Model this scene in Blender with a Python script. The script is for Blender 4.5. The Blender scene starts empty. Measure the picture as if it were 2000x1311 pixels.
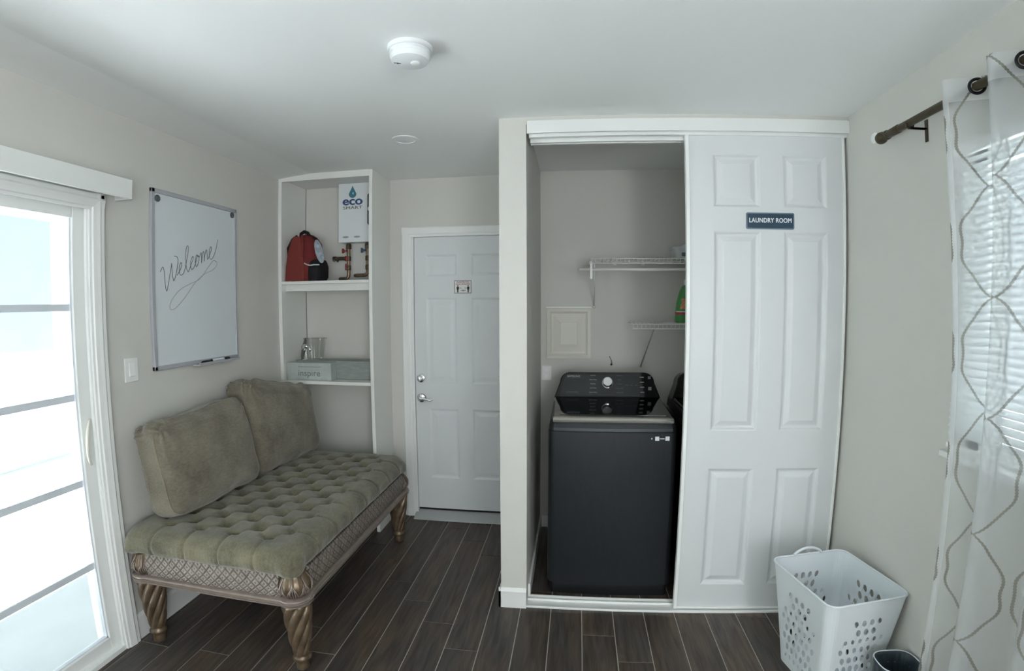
import bpy, bmesh, math, random
from mathutils import Vector, Matrix, Euler, noise
random.seed(7)
PI = math.pi
S = bpy.context.scene
COL = S.collection

# ------------------------------------------------------------------ camera
cam_d = bpy.data.cameras.new('camera')
cam = bpy.data.objects.new('camera', cam_d)
COL.objects.link(cam)
S.camera = cam
cam_d.type = 'PANO'                       # a wide fisheye lens, as the photograph was taken with
cam_d.sensor_fit = 'HORIZONTAL'
cam_d.sensor_width = 36.0
cam_d.clip_start = 0.02
try:
    cc = cam_d.cycles
    cc.panorama_type = 'FISHEYE_LENS_POLYNOMIAL'
except Exception:
    cc = cam_d
    cc.panorama_type = 'FISHEYE_LENS_POLYNOMIAL'
cc.fisheye_fov = math.radians(170)
K = (0.0, 0.05525834467822839, 0.00012381908808878825, -3.944970381913095e-05, 6.438004466156064e-07)
for i, k in enumerate(K):
    setattr(cc, 'fisheye_polynomial_k%d' % i, -k)
YAW, PITCH, ROLL = 0.1217, -0.0601, 0.0031
cam.location = (1.9899, -2.399, 1.5461)
fw = Vector((-math.sin(YAW) * math.cos(PITCH), math.cos(YAW) * math.cos(PITCH), math.sin(PITCH)))
rt = Vector((math.cos(YAW), math.sin(YAW), 0))
up = rt.cross(fw)
rt2 = rt * math.cos(ROLL) + up * math.sin(ROLL)
up2 = -rt * math.sin(ROLL) + up * math.cos(ROLL)
# roll sign follows the fit: picture right = cos*right - sin*up
rt2 = rt * math.cos(ROLL) - up * math.sin(ROLL)
up2 = rt * math.sin(ROLL) + up * math.cos(ROLL)
cam.rotation_euler = Matrix((rt2, up2, -fw)).transposed().to_euler()

# ------------------------------------------------------------------ world, sun, daylight, fill lamps, exposure
W = bpy.data.worlds.new('world')
S.world = W
W.use_nodes = True
bg = W.node_tree.nodes['Background']
bg.inputs[0].default_value = (0.84, 0.92, 1.0, 1)
bg.inputs[1].default_value = 1.0
XR_ = 3.297

def light(name, kind, loc, rot, energy, color=(1, 1, 1), **kw):
    d = bpy.data.lights.new(name, kind)
    d.energy = energy
    d.color = color
    for k, v in kw.items():
        setattr(d, k, v)
    o = bpy.data.objects.new(name, d)
    o.location = loc
    o.rotation_euler = rot
    COL.objects.link(o)
    return o

light('sun', 'SUN', (0, 0, 6), (0, math.radians(10), 0), 56.0, (1.0, 0.985, 0.965), angle=0.01)
def portal(name, loc, rot, sx, sy):
    o = light(name, 'AREA', loc, rot, 1.0, shape='RECTANGLE', size=sx, size_y=sy)
    o.data.cycles.is_portal = True
    return o
portal('portal_sliding_door', (-0.10, -1.72, 1.0), (0, math.radians(-90), 0), 2.0, 1.9)
portal('portal_side_window', (3.42, -1.5, 1.55), (0, math.radians(90), 0), 1.1, 1.6)
# added area lamp standing in for daylight from an assumed, unseen rear window
light('rear_daylight_fill', 'AREA', (2.25, -4.70, 1.20), (math.radians(90 + 2), 0, math.radians(14)), 22.0, (0.945, 0.965, 0.985),
      shape='RECTANGLE', size=1.8, size_y=2.0)

# added fill lamp before the unbroken right wall, brightening left wall and ceiling
light('right_side_fill', 'AREA', (XR_ - .03, -3.75, 1.5), (math.radians(90), 0, math.radians(90 - 32)), 72.0, (0.945, 0.968, 0.985),
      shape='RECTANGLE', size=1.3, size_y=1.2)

S.view_settings.view_transform = 'Standard'
S.view_settings.look = 'None'
S.view_settings.exposure = 0.14
S.view_settings.gamma = 1.0
S.view_settings.use_curve_mapping = False
S.cycles.use_denoising = True
S.cycles.max_bounces = 10
S.cycles.diffuse_bounces = 6
S.cycles.transparent_max_bounces = 16
S.cycles.caustics_reflective = False
S.cycles.caustics_refractive = False
S.cycles.sample_clamp_indirect = 0.0

# ------------------------------------------------------------------ materials
def srgb(r, g, b):
    f = lambda c: (c / 255 / 12.92) if c / 255 <= 0.04045 else ((c / 255 + 0.055) / 1.055) ** 2.4
    return (f(r), f(g), f(b), 1)

def mat(name, color, rough=0.5, metal=0.0, bump=0.0, bscale=200, var=0.0, vscale=5, spec=0.5, detail=2.0, stretch=None,
        sheen=0.0, coat=0.0, bdist=0.001):
    m = bpy.data.materials.new(name)
    m.use_nodes = True
    nt = m.node_tree
    b = nt.nodes['Principled BSDF']
    c = color if len(color) == 4 else (*color, 1)
    b.inputs['Base Color'].default_value = c
    b.inputs['Roughness'].default_value = rough
    b.inputs['Metallic'].default_value = metal
    b.inputs['Specular IOR Level'].default_value = spec
    b.inputs['Sheen Weight'].default_value = sheen
    b.inputs['Coat Weight'].default_value = coat
    tc = nt.nodes.new('ShaderNodeTexCoord')
    src = tc.outputs['Object']
    if stretch:
        mp = nt.nodes.new('ShaderNodeMapping')
        mp.inputs['Scale'].default_value = stretch
        nt.links.new(src, mp.inputs['Vector'])
        src = mp.outputs['Vector']
    if bump > 0:
        n = nt.nodes.new('ShaderNodeTexNoise')
        n.inputs['Scale'].default_value = bscale
        n.inputs['Detail'].default_value = detail
        nt.links.new(src, n.inputs['Vector'])
        bp = nt.nodes.new('ShaderNodeBump')
        bp.inputs['Strength'].default_value = bump
        bp.inputs['Distance'].default_value = bdist
        nt.links.new(n.outputs['Fac'], bp.inputs['Height'])
        nt.links.new(bp.outputs['Normal'], b.inputs['Normal'])
    if var > 0:
        n = nt.nodes.new('ShaderNodeTexNoise')
        n.inputs['Scale'].default_value = vscale
        n.inputs['Detail'].default_value = 4
        nt.links.new(src, n.inputs['Vector'])
        r = nt.nodes.new('ShaderNodeValToRGB')
        r.color_ramp.elements[0].position = 0.3
        r.color_ramp.elements[1].position = 0.7
        r.color_ramp.elements[0].color = tuple(x * (1 - var) for x in c[:3]) + (1,)
        r.color_ramp.elements[1].color = tuple(min(1, x * (1 + var)) for x in c[:3]) + (1,)
        nt.links.new(n.outputs['Fac'], r.inputs['Fac'])
        nt.links.new(r.outputs['Color'], b.inputs['Base Color'])
    return m

M = {}
M['wall'] = mat('painted_wall', srgb(206, 205, 199), 0.7, bump=0.25, bscale=90, bdist=0.002)
M['ceiling'] = mat('ceiling_paint', srgb(238, 240, 239), 0.8, bump=0.2, bscale=70, bdist=0.002)
M['trim'] = mat('white_trim', srgb(230, 232, 230), 0.35, bump=0.03, bscale=30)
M['door'] = mat('door_paint', srgb(216, 219, 220), 0.4, bump=0.05, bscale=60)
M['shelfwhite'] = mat('shelf_paint', srgb(228, 229, 225), 0.45, bump=0.04, bscale=40)
M['vinyl'] = mat('vinyl_white', srgb(236, 238, 236), 0.35)
M['handle_white'] = mat('cream_plastic', srgb(238, 234, 222), 0.3)
M['muntin'] = mat('grille_grey', srgb(215, 222, 228), 0.4)
M['beige'] = mat('stucco', srgb(238, 238, 232), 0.9, bump=0.8, bscale=45, bdist=0.01)
M['concrete'] = mat('concrete', srgb(190, 196, 200), 0.85, var=0.06, vscale=2, bump=0.3, bscale=60)
M['outgrey'] = mat('outdoor_panel_grey', srgb(104, 118, 132), 0.8, var=0.05, vscale=3)
M['alu'] = mat('brushed_aluminium', srgb(176, 178, 184), 0.4, metal=0.15, bump=0.05, bscale=400)
M['chrome'] = mat('chrome', (0.8, 0.8, 0.82), 0.12, metal=1.0, bump=0.01, bscale=20)
M['darkchrome'] = mat('dark_chrome', (0.22, 0.22, 0.2), 0.2, metal=1.0)
M['board'] = mat('dry_erase_white', srgb(214, 220, 224), 0.25, bump=0.01, bscale=8)
M['ink'] = mat('marker_ink', srgb(105, 112, 114), 0.6, var=0.25, vscale=30)
M['ink_faint'] = mat('faint_marker_ink', srgb(160, 166, 168), 0.6, var=0.08, vscale=30)
M['magnet'] = mat('magnet_grey', srgb(85, 92, 95), 0.5)
M['black'] = mat('black_plastic', srgb(18, 20, 22), 0.4)
M['blackfab'] = mat('black_fabric', srgb(16, 16, 20), 0.85, bump=0.4, bscale=300)
M['red'] = mat('red_canvas', srgb(108, 35, 31), 0.85, bump=0.5, bscale=250, var=0.12, vscale=14)
M['redstrap'] = mat('red_webbing', srgb(118, 45, 38), 0.8, bump=0.4, bscale=400)
M['reflect'] = mat('reflective_tape', srgb(205, 210, 212), 0.3)
M['tag'] = mat('printed_patch', srgb(150, 160, 170), 0.4, var=0.5, vscale=30)
M['heater'] = mat('enamel_white', srgb(224, 229, 231), 0.25)
M['teal'] = mat('teal_print', srgb(62, 128, 144), 0.4)
M['ecoblue'] = mat('blue_print', srgb(52, 78, 124), 0.4)
M['greyprint'] = mat('grey_print', srgb(112, 116, 112), 0.5)
M['lightprint'] = mat('pale_print', srgb(150, 155, 150), 0.5)
M['copper'] = mat('aged_copper', srgb(142, 122, 102), 0.35, metal=0.75, var=0.3, vscale=40)
M['brassdk'] = mat('dark_fitting', srgb(92, 84, 70), 0.45, metal=0.6, var=0.3, vscale=60)
M['redvalve'] = mat('red_valve_paint', srgb(135, 44, 36), 0.5)
M['bluevalve'] = mat('blue_valve_paint', srgb(60, 84, 110), 0.5)
M['card_light'] = mat('pale_grey_carton', srgb(176, 184, 180), 0.7, var=0.07, vscale=18)
M['card_dark'] = mat('grey_carton', srgb(140, 147, 143), 0.7, var=0.13, vscale=14, stretch=(1, 1, 4))
M['bronze'] = mat('dark_bronze', srgb(74, 66, 50), 0.4, metal=0.5, var=0.1, vscale=30)
M['ring'] = mat('grommet_black', srgb(30, 30, 34), 0.35, metal=0.4)
M['basket'] = mat('white_plastic', srgb(222, 229, 233), 0.4)
M['slate'] = mat('grey_bag_plastic', srgb(50, 62, 70), 0.35, var=0.2, vscale=25, bump=0.5, bscale=30)
M['washer'] = mat('brushed_black_steel', srgb(43, 47, 50), 0.3, metal=0.55, bump=0.06, bscale=120, var=0.06, vscale=60, stretch=(1, 1, 0.15))
M['glossblack'] = mat('gloss_black', srgb(9, 10, 12), 0.06, spec=0.6)
M['consoleface'] = mat('console_charcoal', srgb(40, 46, 48), 0.3)
M['lidtrim'] = mat('lid_chrome', srgb(200, 198, 190), 0.2, metal=0.9)
M['mark'] = mat('panel_print', srgb(170, 178, 180), 0.5)
M['markdim'] = mat('panel_print_dim', srgb(105, 112, 114), 0.5)
M['sticker'] = mat('white_sticker', srgb(215, 222, 226), 0.5)
M['signblue'] = mat('sign_blue', srgb(38, 64, 84), 0.35)
M['signedge'] = mat('sign_silver_edge', srgb(112, 128, 142), 0.35, metal=0.3)
M['signwhite'] = mat('sign_white', srgb(225, 230, 234), 0.5)
M['paper'] = mat('paper_white', srgb(222, 222, 220), 0.6)
M['darkprint'] = mat('dark_print', srgb(32, 34, 34), 0.6)
M['redprint'] = mat('red_print', srgb(140, 52, 48), 0.6)
M['wire'] = mat('white_coated_wire', srgb(232, 234, 231), 0.4)
M['green'] = mat('green_plastic', srgb(66, 140, 70), 0.35)
M['labelred'] = mat('label_red', srgb(176, 62, 62), 0.4)
M['labelmix'] = mat('label_orange', srgb(206, 136, 90), 0.4, var=0.35, vscale=60)
M['threshold'] = mat('threshold_metal', srgb(178, 182, 182), 0.4, metal=0.3)
M['panelcream'] = mat('cream_enamel', srgb(220, 218, 208), 0.5, bump=0.03, bscale=30)
M['brace'] = mat('grey_brace', srgb(172, 170, 162), 0.5)
M['gap'] = mat('door_seal_black', srgb(20, 20, 20), 0.8)
M['tubdish'] = mat('cloudy_tub', srgb(190, 196, 196), 0.3)
M['grout'] = mat('grout', srgb(176, 172, 166), 0.9, bump=0.3, bscale=300)
M['carve'] = mat('carved_bronze_wood', srgb(104, 88, 70), 0.32, metal=0.35, var=0.38, vscale=24, bump=0.25, bscale=70)
M['rail'] = mat('rail_bronze_wood', srgb(142, 130, 122), 0.34, metal=0.25, var=0.12, vscale=20)
M['smoke'] = mat('detector_plastic', srgb(232, 236, 238), 0.4)

def set_in(n, k, v):
    n.inputs[k].default_value = v

def fabric(name, color, dark, vs=7, bscale=320, bump=0.5):
    m = mat(name, color, 0.95, bump=bump, bscale=bscale, sheen=0.35, spec=0.15)
    nt = m.node_tree
    b = nt.nodes['Principled BSDF']
    tc = [n for n in nt.nodes if n.type == 'TEX_COORD'][0]
    n1 = nt.nodes.new('ShaderNodeTexNoise'); set_in(n1, 'Scale', vs); set_in(n1, 'Detail', 5)
    n2 = nt.nodes.new('ShaderNodeTexNoise'); set_in(n2, 'Scale', 130); set_in(n2, 'Detail', 2)
    mp = nt.nodes.new('ShaderNodeMapping'); mp.inputs['Scale'].default_value = (1, 0.35, 1)
    nt.links.new(tc.outputs['Object'], n1.inputs['Vector'])
    nt.links.new(tc.outputs['Object'], mp.inputs['Vector'])
    nt.links.new(mp.outputs['Vector'], n2.inputs['Vector'])
    mx = nt.nodes.new('ShaderNodeMath'); mx.operation = 'ADD'
    m2 = nt.nodes.new('ShaderNodeMath'); m2.operation = 'MULTIPLY'; m2.inputs[1].default_value = 0.5
    nt.links.new(n2.outputs['Fac'], m2.inputs[0])
    nt.links.new(n1.outputs['Fac'], mx.inputs[0]); nt.links.new(m2.outputs[0], mx.inputs[1])
    r = nt.nodes.new('ShaderNodeValToRGB')
    r.color_ramp.elements[0].position = 0.5; r.color_ramp.elements[1].position = 1.0
    r.color_ramp.elements[0].color = dark; r.color_ramp.elements[1].color = color
    nt.links.new(mx.outputs[0], r.inputs['Fac'])
    nt.links.new(r.outputs['Color'], b.inputs['Base Color'])
    return m
M['olive'] = fabric('olive_chenille', srgb(134, 128, 112), srgb(98, 93, 81))
M['olive_seat'] = fabric('olive_velvet', srgb(120, 116, 96), srgb(82, 80, 66), vs=9)
M['olive_pipe'] = fabric('olive_piping', srgb(138, 132, 112), srgb(112, 106, 88))

# thin clear glass: transparent with a fresnel gloss
def glass(name, tint=(0.96, 0.98, 0.98, 1), gloss=0.08, rough=0.02):
    m = bpy.data.materials.new(name); m.use_nodes = True
    nt = m.node_tree; nt.nodes.clear()
    o = nt.nodes.new('ShaderNodeOutputMaterial'); mx = nt.nodes.new('ShaderNodeMixShader')
    t = nt.nodes.new('ShaderNodeBsdfTransparent'); g = nt.nodes.new('ShaderNodeBsdfGlossy')
    t.inputs[0].default_value = tint; g.inputs['Roughness'].default_value = rough
    lw = nt.nodes.new('ShaderNodeLayerWeight'); lw.inputs[0].default_value = 0.25
    mu = nt.nodes.new('ShaderNodeMath'); mu.operation = 'MULTIPLY_ADD'; mu.inputs[1].default_value = 0.5; mu.inputs[2].default_value = gloss * 0.5
    nt.links.new(lw.outputs['Fresnel'], mu.inputs[0]); nt.links.new(mu.outputs[0], mx.inputs[0])
    nt.links.new(t.outputs[0], mx.inputs[1]); nt.links.new(g.outputs[0], mx.inputs[2]); nt.links.new(mx.outputs[0], o.inputs[0])
    return m
M['glass'] = glass('window_glass')
M['clear'] = glass('clear_plastic', (0.93, 0.94, 0.93, 1), 0.2, 0.1)

def slat_mat():
    m = bpy.data.materials.new('blind_slat_vinyl'); m.use_nodes = True
    nt = m.node_tree; nt.nodes.clear()
    o = nt.nodes.new('ShaderNodeOutputMaterial'); mx = nt.nodes.new('ShaderNodeMixShader'); mx.inputs[0].default_value = 0.42
    d = nt.nodes.new('ShaderNodeBsdfDiffuse'); t = nt.nodes.new('ShaderNodeBsdfTranslucent')
    d.inputs[0].default_value = srgb(236, 238, 238); t.inputs[0].default_value = srgb(226, 230, 232)
    nt.links.new(d.outputs[0], mx.inputs[1]); nt.links.new(t.outputs[0], mx.inputs[2]); nt.links.new(mx.outputs[0], o.inputs[0])
    return m
M['slat'] = slat_mat()

# sheer curtain with embroidered ogee lines (UV: metres along the cloth, metres of height)
def sheer():
    m = bpy.data.materials.new('sheer_embroidered'); m.use_nodes = True
    nt = m.node_tree; nt.nodes.clear(); N = nt.nodes.new; L = nt.links.new
    o = N('ShaderNodeOutputMaterial')
    uv = N('ShaderNodeTexCoord'); sp = N('ShaderNodeSeparateXYZ'); L(uv.outputs['UV'], sp.inputs[0])
    def mth(op, a, b=None, c=None):
        n = N('ShaderNodeMath'); n.operation = op
        for i, x in enumerate((a, b, c)):
            if x is None: continue
            if isinstance(x, (int, float)): n.inputs[i].default_value = x
            else: L(x, n.inputs[i])
        return n.outputs[0]
    CH, T = 0.206, 0.335            # spacing of the medallion chains, height of one medallion
    nz = N('ShaderNodeTexNoise'); set_in(nz, 'Scale', 6.0); L(uv.outputs['UV'], nz.inputs['Vector'])
    wob = mth('MULTIPLY', mth('SUBTRACT', nz.outputs['Fac'], 0.5), 0.02)
    u = mth('ADD', sp.outputs['X'], wob); v = sp.outputs['Y']
    ph = mth('MULTIPLY', mth('SUBTRACT', v, 1.575), PI / T)
    lobe = mth('POWER', mth('ABSOLUTE', mth('SINE', ph)), 0.85)
    rip = mth('MULTIPLY', mth('COSINE', mth('MULTIPLY', ph, 6.0)), 0.06)
    w = mth('ADD', mth('MULTIPLY', mth('MULTIPLY', lobe, mth('ADD', rip, 1.0)), 0.088), 0.003)
    q = mth('DIVIDE', mth('SUBTRACT', u, 0.120), CH)
    qd = mth('MULTIPLY', mth('ABSOLUTE', mth('SUBTRACT', q, mth('ROUND', q))), CH)
    d = mth('ABSOLUTE', mth('SUBTRACT', qd, w))
    stitch = mth('MULTIPLY', mth('SINE', mth('MULTIPLY', v, 700.0)), 0.0009)
    line = mth('LESS_THAN', mth('ADD', d, stitch), 0.0042)
    hem = mth('GREATER_THAN', v, 2.175)
    edge = mth('LESS_THAN', sp.outputs['X'], 0.018)
    tr = N('ShaderNodeBsdfTransparent')
    df = N('ShaderNodeBsdfDiffuse'); tl = N('ShaderNodeBsdfTranslucent')
    cm = N('ShaderNodeMix'); cm.data_type = 'RGBA'
    cm.inputs['A'].default_value = srgb(220, 223, 224); cm.inputs['B'].default_value = srgb(142, 140, 132)
    L(line, cm.inputs['Factor'])
    L(cm.outputs['Result'], df.inputs[0]); L(cm.outputs['Result'], tl.inputs[0])
    a = N('ShaderNodeMixShader'); a.inputs[0].default_value = 0.42; L(df.outputs[0], a.inputs[1]); L(tl.outputs[0], a.inputs[2])
    op = mth('MAXIMUM', mth('MAXIMUM', mth('MULTIPLY', line, 0.75), mth('MULTIPLY', mth('MAXIMUM', hem, edge), 0.70)), 0.42)
    mx = N('ShaderNodeMixShader'); L(op, mx.inputs[0]); L(tr.outputs[0], mx.inputs[1]); L(a.outputs[0], mx.inputs[2])
    L(mx.outputs[0], o.inputs[0])
    return m
M['sheer'] = sheer()

# wood-look plank tile: tone per plank from a face attribute, grain along Y
def plank_mat():
    m = mat('wood_look_tile', srgb(60, 57, 54), 0.42, spec=0.4)
    nt = m.node_tree; b = nt.nodes['Principled BSDF']; N = nt.nodes.new; L = nt.links.new
    tc = [n for n in nt.nodes if n.type == 'TEX_COORD'][0]
    at = N('ShaderNodeAttribute'); at.attribute_name = 'tone'
    ad = N('ShaderNodeVectorMath'); ad.operation = 'ADD'
    sc = N('ShaderNodeVectorMath'); sc.operation = 'SCALE'; sc.inputs['Scale'].default_value = 13.0
    L(at.outputs['Vector'], sc.inputs[0]); L(tc.outputs['Object'], ad.inputs[0]); L(sc.outputs[0], ad.inputs[1])
    mp = N('ShaderNodeMapping'); mp.inputs['Scale'].default_value = (1, 0.09, 1); L(ad.outputs[0], mp.inputs['Vector'])
    n1 = N('ShaderNodeTexNoise'); set_in(n1, 'Scale', 48); set_in(n1, 'Detail', 6); set_in(n1, 'Distortion', 0.6); L(mp.outputs[0], n1.inputs['Vector'])
    mp2 = N('ShaderNodeMapping'); mp2.inputs['Scale'].default_value = (1, 0.3, 1); L(ad.outputs[0], mp2.inputs['Vector'])
    n2 = N('ShaderNodeTexNoise'); set_in(n2, 'Scale', 9); set_in(n2, 'Detail', 4); L(mp2.outputs[0], n2.inputs['Vector'])
    r1 = N('ShaderNodeValToRGB'); e = r1.color_ramp.elements
    e[0].position = 0.3; e[0].color = srgb(54, 50, 47); e[1].position = 0.72; e[1].color = srgb(94, 85, 77)
    L(n1.outputs['Fac'], r1.inputs['Fac'])
    r2 = N('ShaderNodeValToRGB'); e = r2.color_ramp.elements
    e[0].position = 0.35; e[0].color = (0.78, 0.84, 0.92, 1); e[1].position = 0.7; e[1].color = (1.2, 1.02, 0.88, 1)
    L(n2.outputs['Fac'], r2.inputs['Fac'])
    mu = N('ShaderNodeMix'); mu.data_type = 'RGBA'; mu.blend_type = 'MULTIPLY'; mu.inputs['Factor'].default_value = 1
    L(r1.outputs[0], mu.inputs['A']); L(r2.outputs[0], mu.inputs['B'])
    mr = N('ShaderNodeMapRange'); mr.inputs['To Min'].default_value = 0.82; mr.inputs['To Max'].default_value = 1.16
    L(at.outputs['Fac'], mr.inputs['Value'])
    mv = N('ShaderNodeVectorMath'); mv.operation = 'SCALE'; L(mu.outputs['Result'], mv.inputs[0]); L(mr.outputs[0], mv.inputs['Scale'])
    L(mv.outputs[0], b.inputs['Base Color'])
    bp = N('ShaderNodeBump'); bp.inputs['Strength'].default_value = 0.25; bp.inputs['Distance'].default_value = 0.002
    L(n1.outputs['Fac'], bp.inputs['Height']); L(bp.outputs[0], b.inputs['Normal'])
    return m
M['plank'] = plank_mat()

# woven banana-leaf panel
def weave():
    m = mat('woven_panel', srgb(122, 112, 104), 0.5)
    nt = m.node_tree; b = nt.nodes['Principled BSDF']; N = nt.nodes.new; L = nt.links.new
    tc = [n for n in nt.nodes if n.type == 'TEX_COORD'][0]
    ad = N('ShaderNodeSeparateXYZ'); L(tc.outputs['Object'], ad.inputs[0])
    def mth(op, a, b_=None):
        n = N('ShaderNodeMath'); n.operation = op
        for i, x in enumerate((a, b_)):
            if x is None: continue
            if isinstance(x, (int, float)): n.inputs[i].default_value = x
            else: L(x, n.inputs[i])
        return n.outputs[0]
    s = mth('ADD', ad.outputs['X'], ad.outputs['Y'])
    z = ad.outputs['Z']
    p = 2 * PI / 0.040
    a1 = mth('MULTIPLY', mth('ADD', s, z), p); a2 = mth('MULTIPLY', mth('SUBTRACT', s, z), p)
    pq = 2 * PI / 0.040
    sel = mth('GREATER_THAN', mth('MULTIPLY', mth('SINE', mth('MULTIPLY', s, pq)), mth('SINE', mth('MULTIPLY', z, pq))), 0.0)
    h1 = mth('ABSOLUTE', mth('SINE', a1)); h2 = mth('ABSOLUTE', mth('SINE', a2))
    h = mth('ADD', mth('MULTIPLY', sel, h1), mth('MULTIPLY', mth('SUBTRACT', 1.0, sel), h2))
    n = N('ShaderNodeTexNoise'); set_in(n, 'Scale', 35); set_in(n, 'Detail', 3); L(tc.outputs['Object'], n.inputs['Vector'])
    hh = mth('ADD', h, mth('MULTIPLY', n.outputs['Fac'], 1.2))
    bp = N('ShaderNodeBump'); bp.inputs['Strength'].default_value = 0.8; bp.inputs['Distance'].default_value = 0.004
    L(hh, bp.inputs['Height']); L(bp.outputs[0], b.inputs['Normal'])
    r = N('ShaderNodeValToRGB'); e = r.color_ramp.elements
    e[0].position = 0.2; e[0].color = srgb(70, 60, 54); e[1].position = 0.65; e[1].color = srgb(142, 133, 124)
    L(mth('MULTIPLY', hh, 0.4), r.inputs['Fac']); L(r.outputs[0], b.inputs['Base Color'])
    return m
M['weave'] = weave()

# ------------------------------------------------------------------ mesh helpers
class MB:
    def __init__(self): self.bm = bmesh.new()
    def face(self, vs):
        try: return self.bm.faces.new(vs)
        except ValueError: return None
    def box(self, x0, x1, y0, y1, z0, z1, bev=0.0, seg=2):
        x0, x1 = sorted((x0, x1)); y0, y1 = sorted((y0, y1)); z0, z1 = sorted((z0, z1))
        v = [self.bm.verts.new((x, y, z)) for x in (x0, x1) for y in (y0, y1) for z in (z0, z1)]
        fs = [self.bm.faces.new([v[i] for i in q]) for q in
              ((0, 1, 3, 2), (4, 6, 7, 5), (0, 4, 5, 1), (2, 3, 7, 6), (0, 2, 6, 4), (1, 5, 7, 3))]
        if bev > 0:
            es = list({e for f in fs for e in f.edges})
            bmesh.ops.bevel(self.bm, geom=es, offset=bev, segments=seg, profile=0.5, affect='EDGES')
        return self
    def prism(self, pts, axis, a, b):
        """extrude a closed 2-D outline between a and b along axis; outline given in the other two axes in x,y,z order"""
        def p3(p, t):
            return {'x': (t, p[0], p[1]), 'y': (p[0], t, p[1]), 'z': (p[0], p[1], t)}[axis]
        A = [self.bm.verts.new(p3(p, a)) for p in pts]
        B = [self.bm.verts.new(p3(p, b)) for p in pts]
        n = len(pts)
        self.face(A[::-1]); self.face(B)
        for i in range(n):
            self.face((A[i], A[(i + 1) % n], B[(i + 1) % n], B[i]))
        return self
    def loft(self, rings, closed=True, cap=True):
        R = [[self.bm.verts.new(p) for p in r] for r in rings]
        n = len(R[0])
        for a, b in zip(R, R[1:]):
            for i in range(n if closed else n - 1):
                self.face((a[i], a[(i + 1) % n], b[(i + 1) % n], b[i]))
        if cap and closed:
            self.face(R[0][::-1]); self.face(R[-1])
        self.R = R
        return self
    def __getitem__(self, i): return self.R[i]
    def tube(self, pts, r, seg=10, closed=False):
        pts = [Vector(p) for p in pts]
        rings = []; n = len(pts); prev = None
        for i, p in enumerate(pts):
            if closed: t = pts[(i + 1) % n] - pts[i - 1]
            else: t = pts[min(i + 1, n - 1)] - pts[max(i - 1, 0)]
            if t.length < 1e-9: t = Vector((0, 0, 1))
            t.normalize()
            if prev is None:
                a = Vector((0, 0, 1)) if abs(t.z) < 0.9 else Vector((1, 0, 0))
                u = t.cross(a).normalized()
            else:
                u = (prev - t * prev.dot(t)).normalized()
            prev = u; w = t.cross(u)
            rr = r[i] if isinstance(r, (list, tuple)) else r
            rings.append([p + (u * math.cos(2 * PI * k / seg) + w * math.sin(2 * PI * k / seg)) * rr for k in range(seg)])
        if closed: self.loft(rings + [rings[0]], cap=False)
        else: self.loft(rings)
        return self
    def lathe(self, prof, c=(0, 0, 0), axis='z', seg=32, fn=None):
        """prof: list of (radius, height)"""
        rings = []
        for r, h in prof:
            ring = []
            for k in range(seg):
                a = 2 * PI * k / seg
                rr = r * (fn(a, h) if fn else 1)
                x, y = rr * math.cos(a), rr * math.sin(a)
                p = {'z': (x, y, h), 'y': (x, h, -y), 'x': (h, x, y)}[axis]
                ring.append((p[0] + c[0], p[1] + c[1], p[2] + c[2]))
            rings.append(ring)
        self.loft(rings)
        return self
    def sphere(self, c, r, seg=16, sc=(1, 1, 1)):
        prof = [(max(1e-4, math.sin(PI * i / 10)) * r, -math.cos(PI * i / 10) * r) for i in range(11)]
        rings = [[(c[0] + q * math.cos(2 * PI * k / seg) * sc[0], c[1] + q * math.sin(2 * PI * k / seg) * sc[1], c[2] + h * sc[2]) for k in range(seg)] for q, h in prof]
        self.loft(rings)
        return self

def link(o, parent=None):
    COL.objects.link(o)
    if parent: o.parent = parent
    return o

def obj(name, mb, m, parent=None, smooth=False, world=True, weld=False, origin=None):
    """one mesh object; with world=True the vertices are in world metres and are moved into the parent's frame"""
    bm = mb.bm if isinstance(mb, MB) else mb
    if weld: bmesh.ops.remove_doubles(bm, verts=bm.verts, dist=1e-5)
    if world:
        if parent:
            inv = pmat(parent).inverted()
            bm.transform(inv)
        elif origin:
            bm.transform(Matrix.Translation(-Vector(origin)))
    bmesh.ops.recalc_face_normals(bm, faces=bm.faces)
    me = bpy.data.meshes.new(name)
    bm.to_mesh(me); bm.free()
    for q in (m if isinstance(m, (list, tuple)) else [m]): me.materials.append(q)
    if smooth:
        for p in me.polygons: p.use_smooth = True
        if smooth == 'auto':
            me.set_sharp_from_angle(angle=math.radians(35))
    o = bpy.data.objects.new(name, me)
    if origin and world and not parent: o.location = origin
    return link(o, parent)

def pmat(o):
    mt = Matrix.LocRotScale(o.location, o.rotation_euler, o.scale)
    return pmat(o.parent) @ mt if o.parent else mt

def tag(o, label=None, cat=None, group=None, kind=None):
    if label: o['label'] = label
    if cat: o['category'] = cat
    if group: o['group'] = group
    if kind: o['kind'] = kind
    return o

def thing(name, label, cat, loc=(0, 0, 0), rot=(0, 0, 0), group=None):
    o = bpy.data.objects.new(name, None)
    o.location = loc; o.rotation_euler = rot
    o.empty_display_size = 0.05
    COL.objects.link(o)
    return tag(o, label, cat, group)

def struct(name, mb, m, parent=None, label=None, smooth=False):
    o = obj(name, mb, m, parent, smooth)
    if not parent: o['kind'] = 'structure'
    if label: o['label'] = label
    return o

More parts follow.
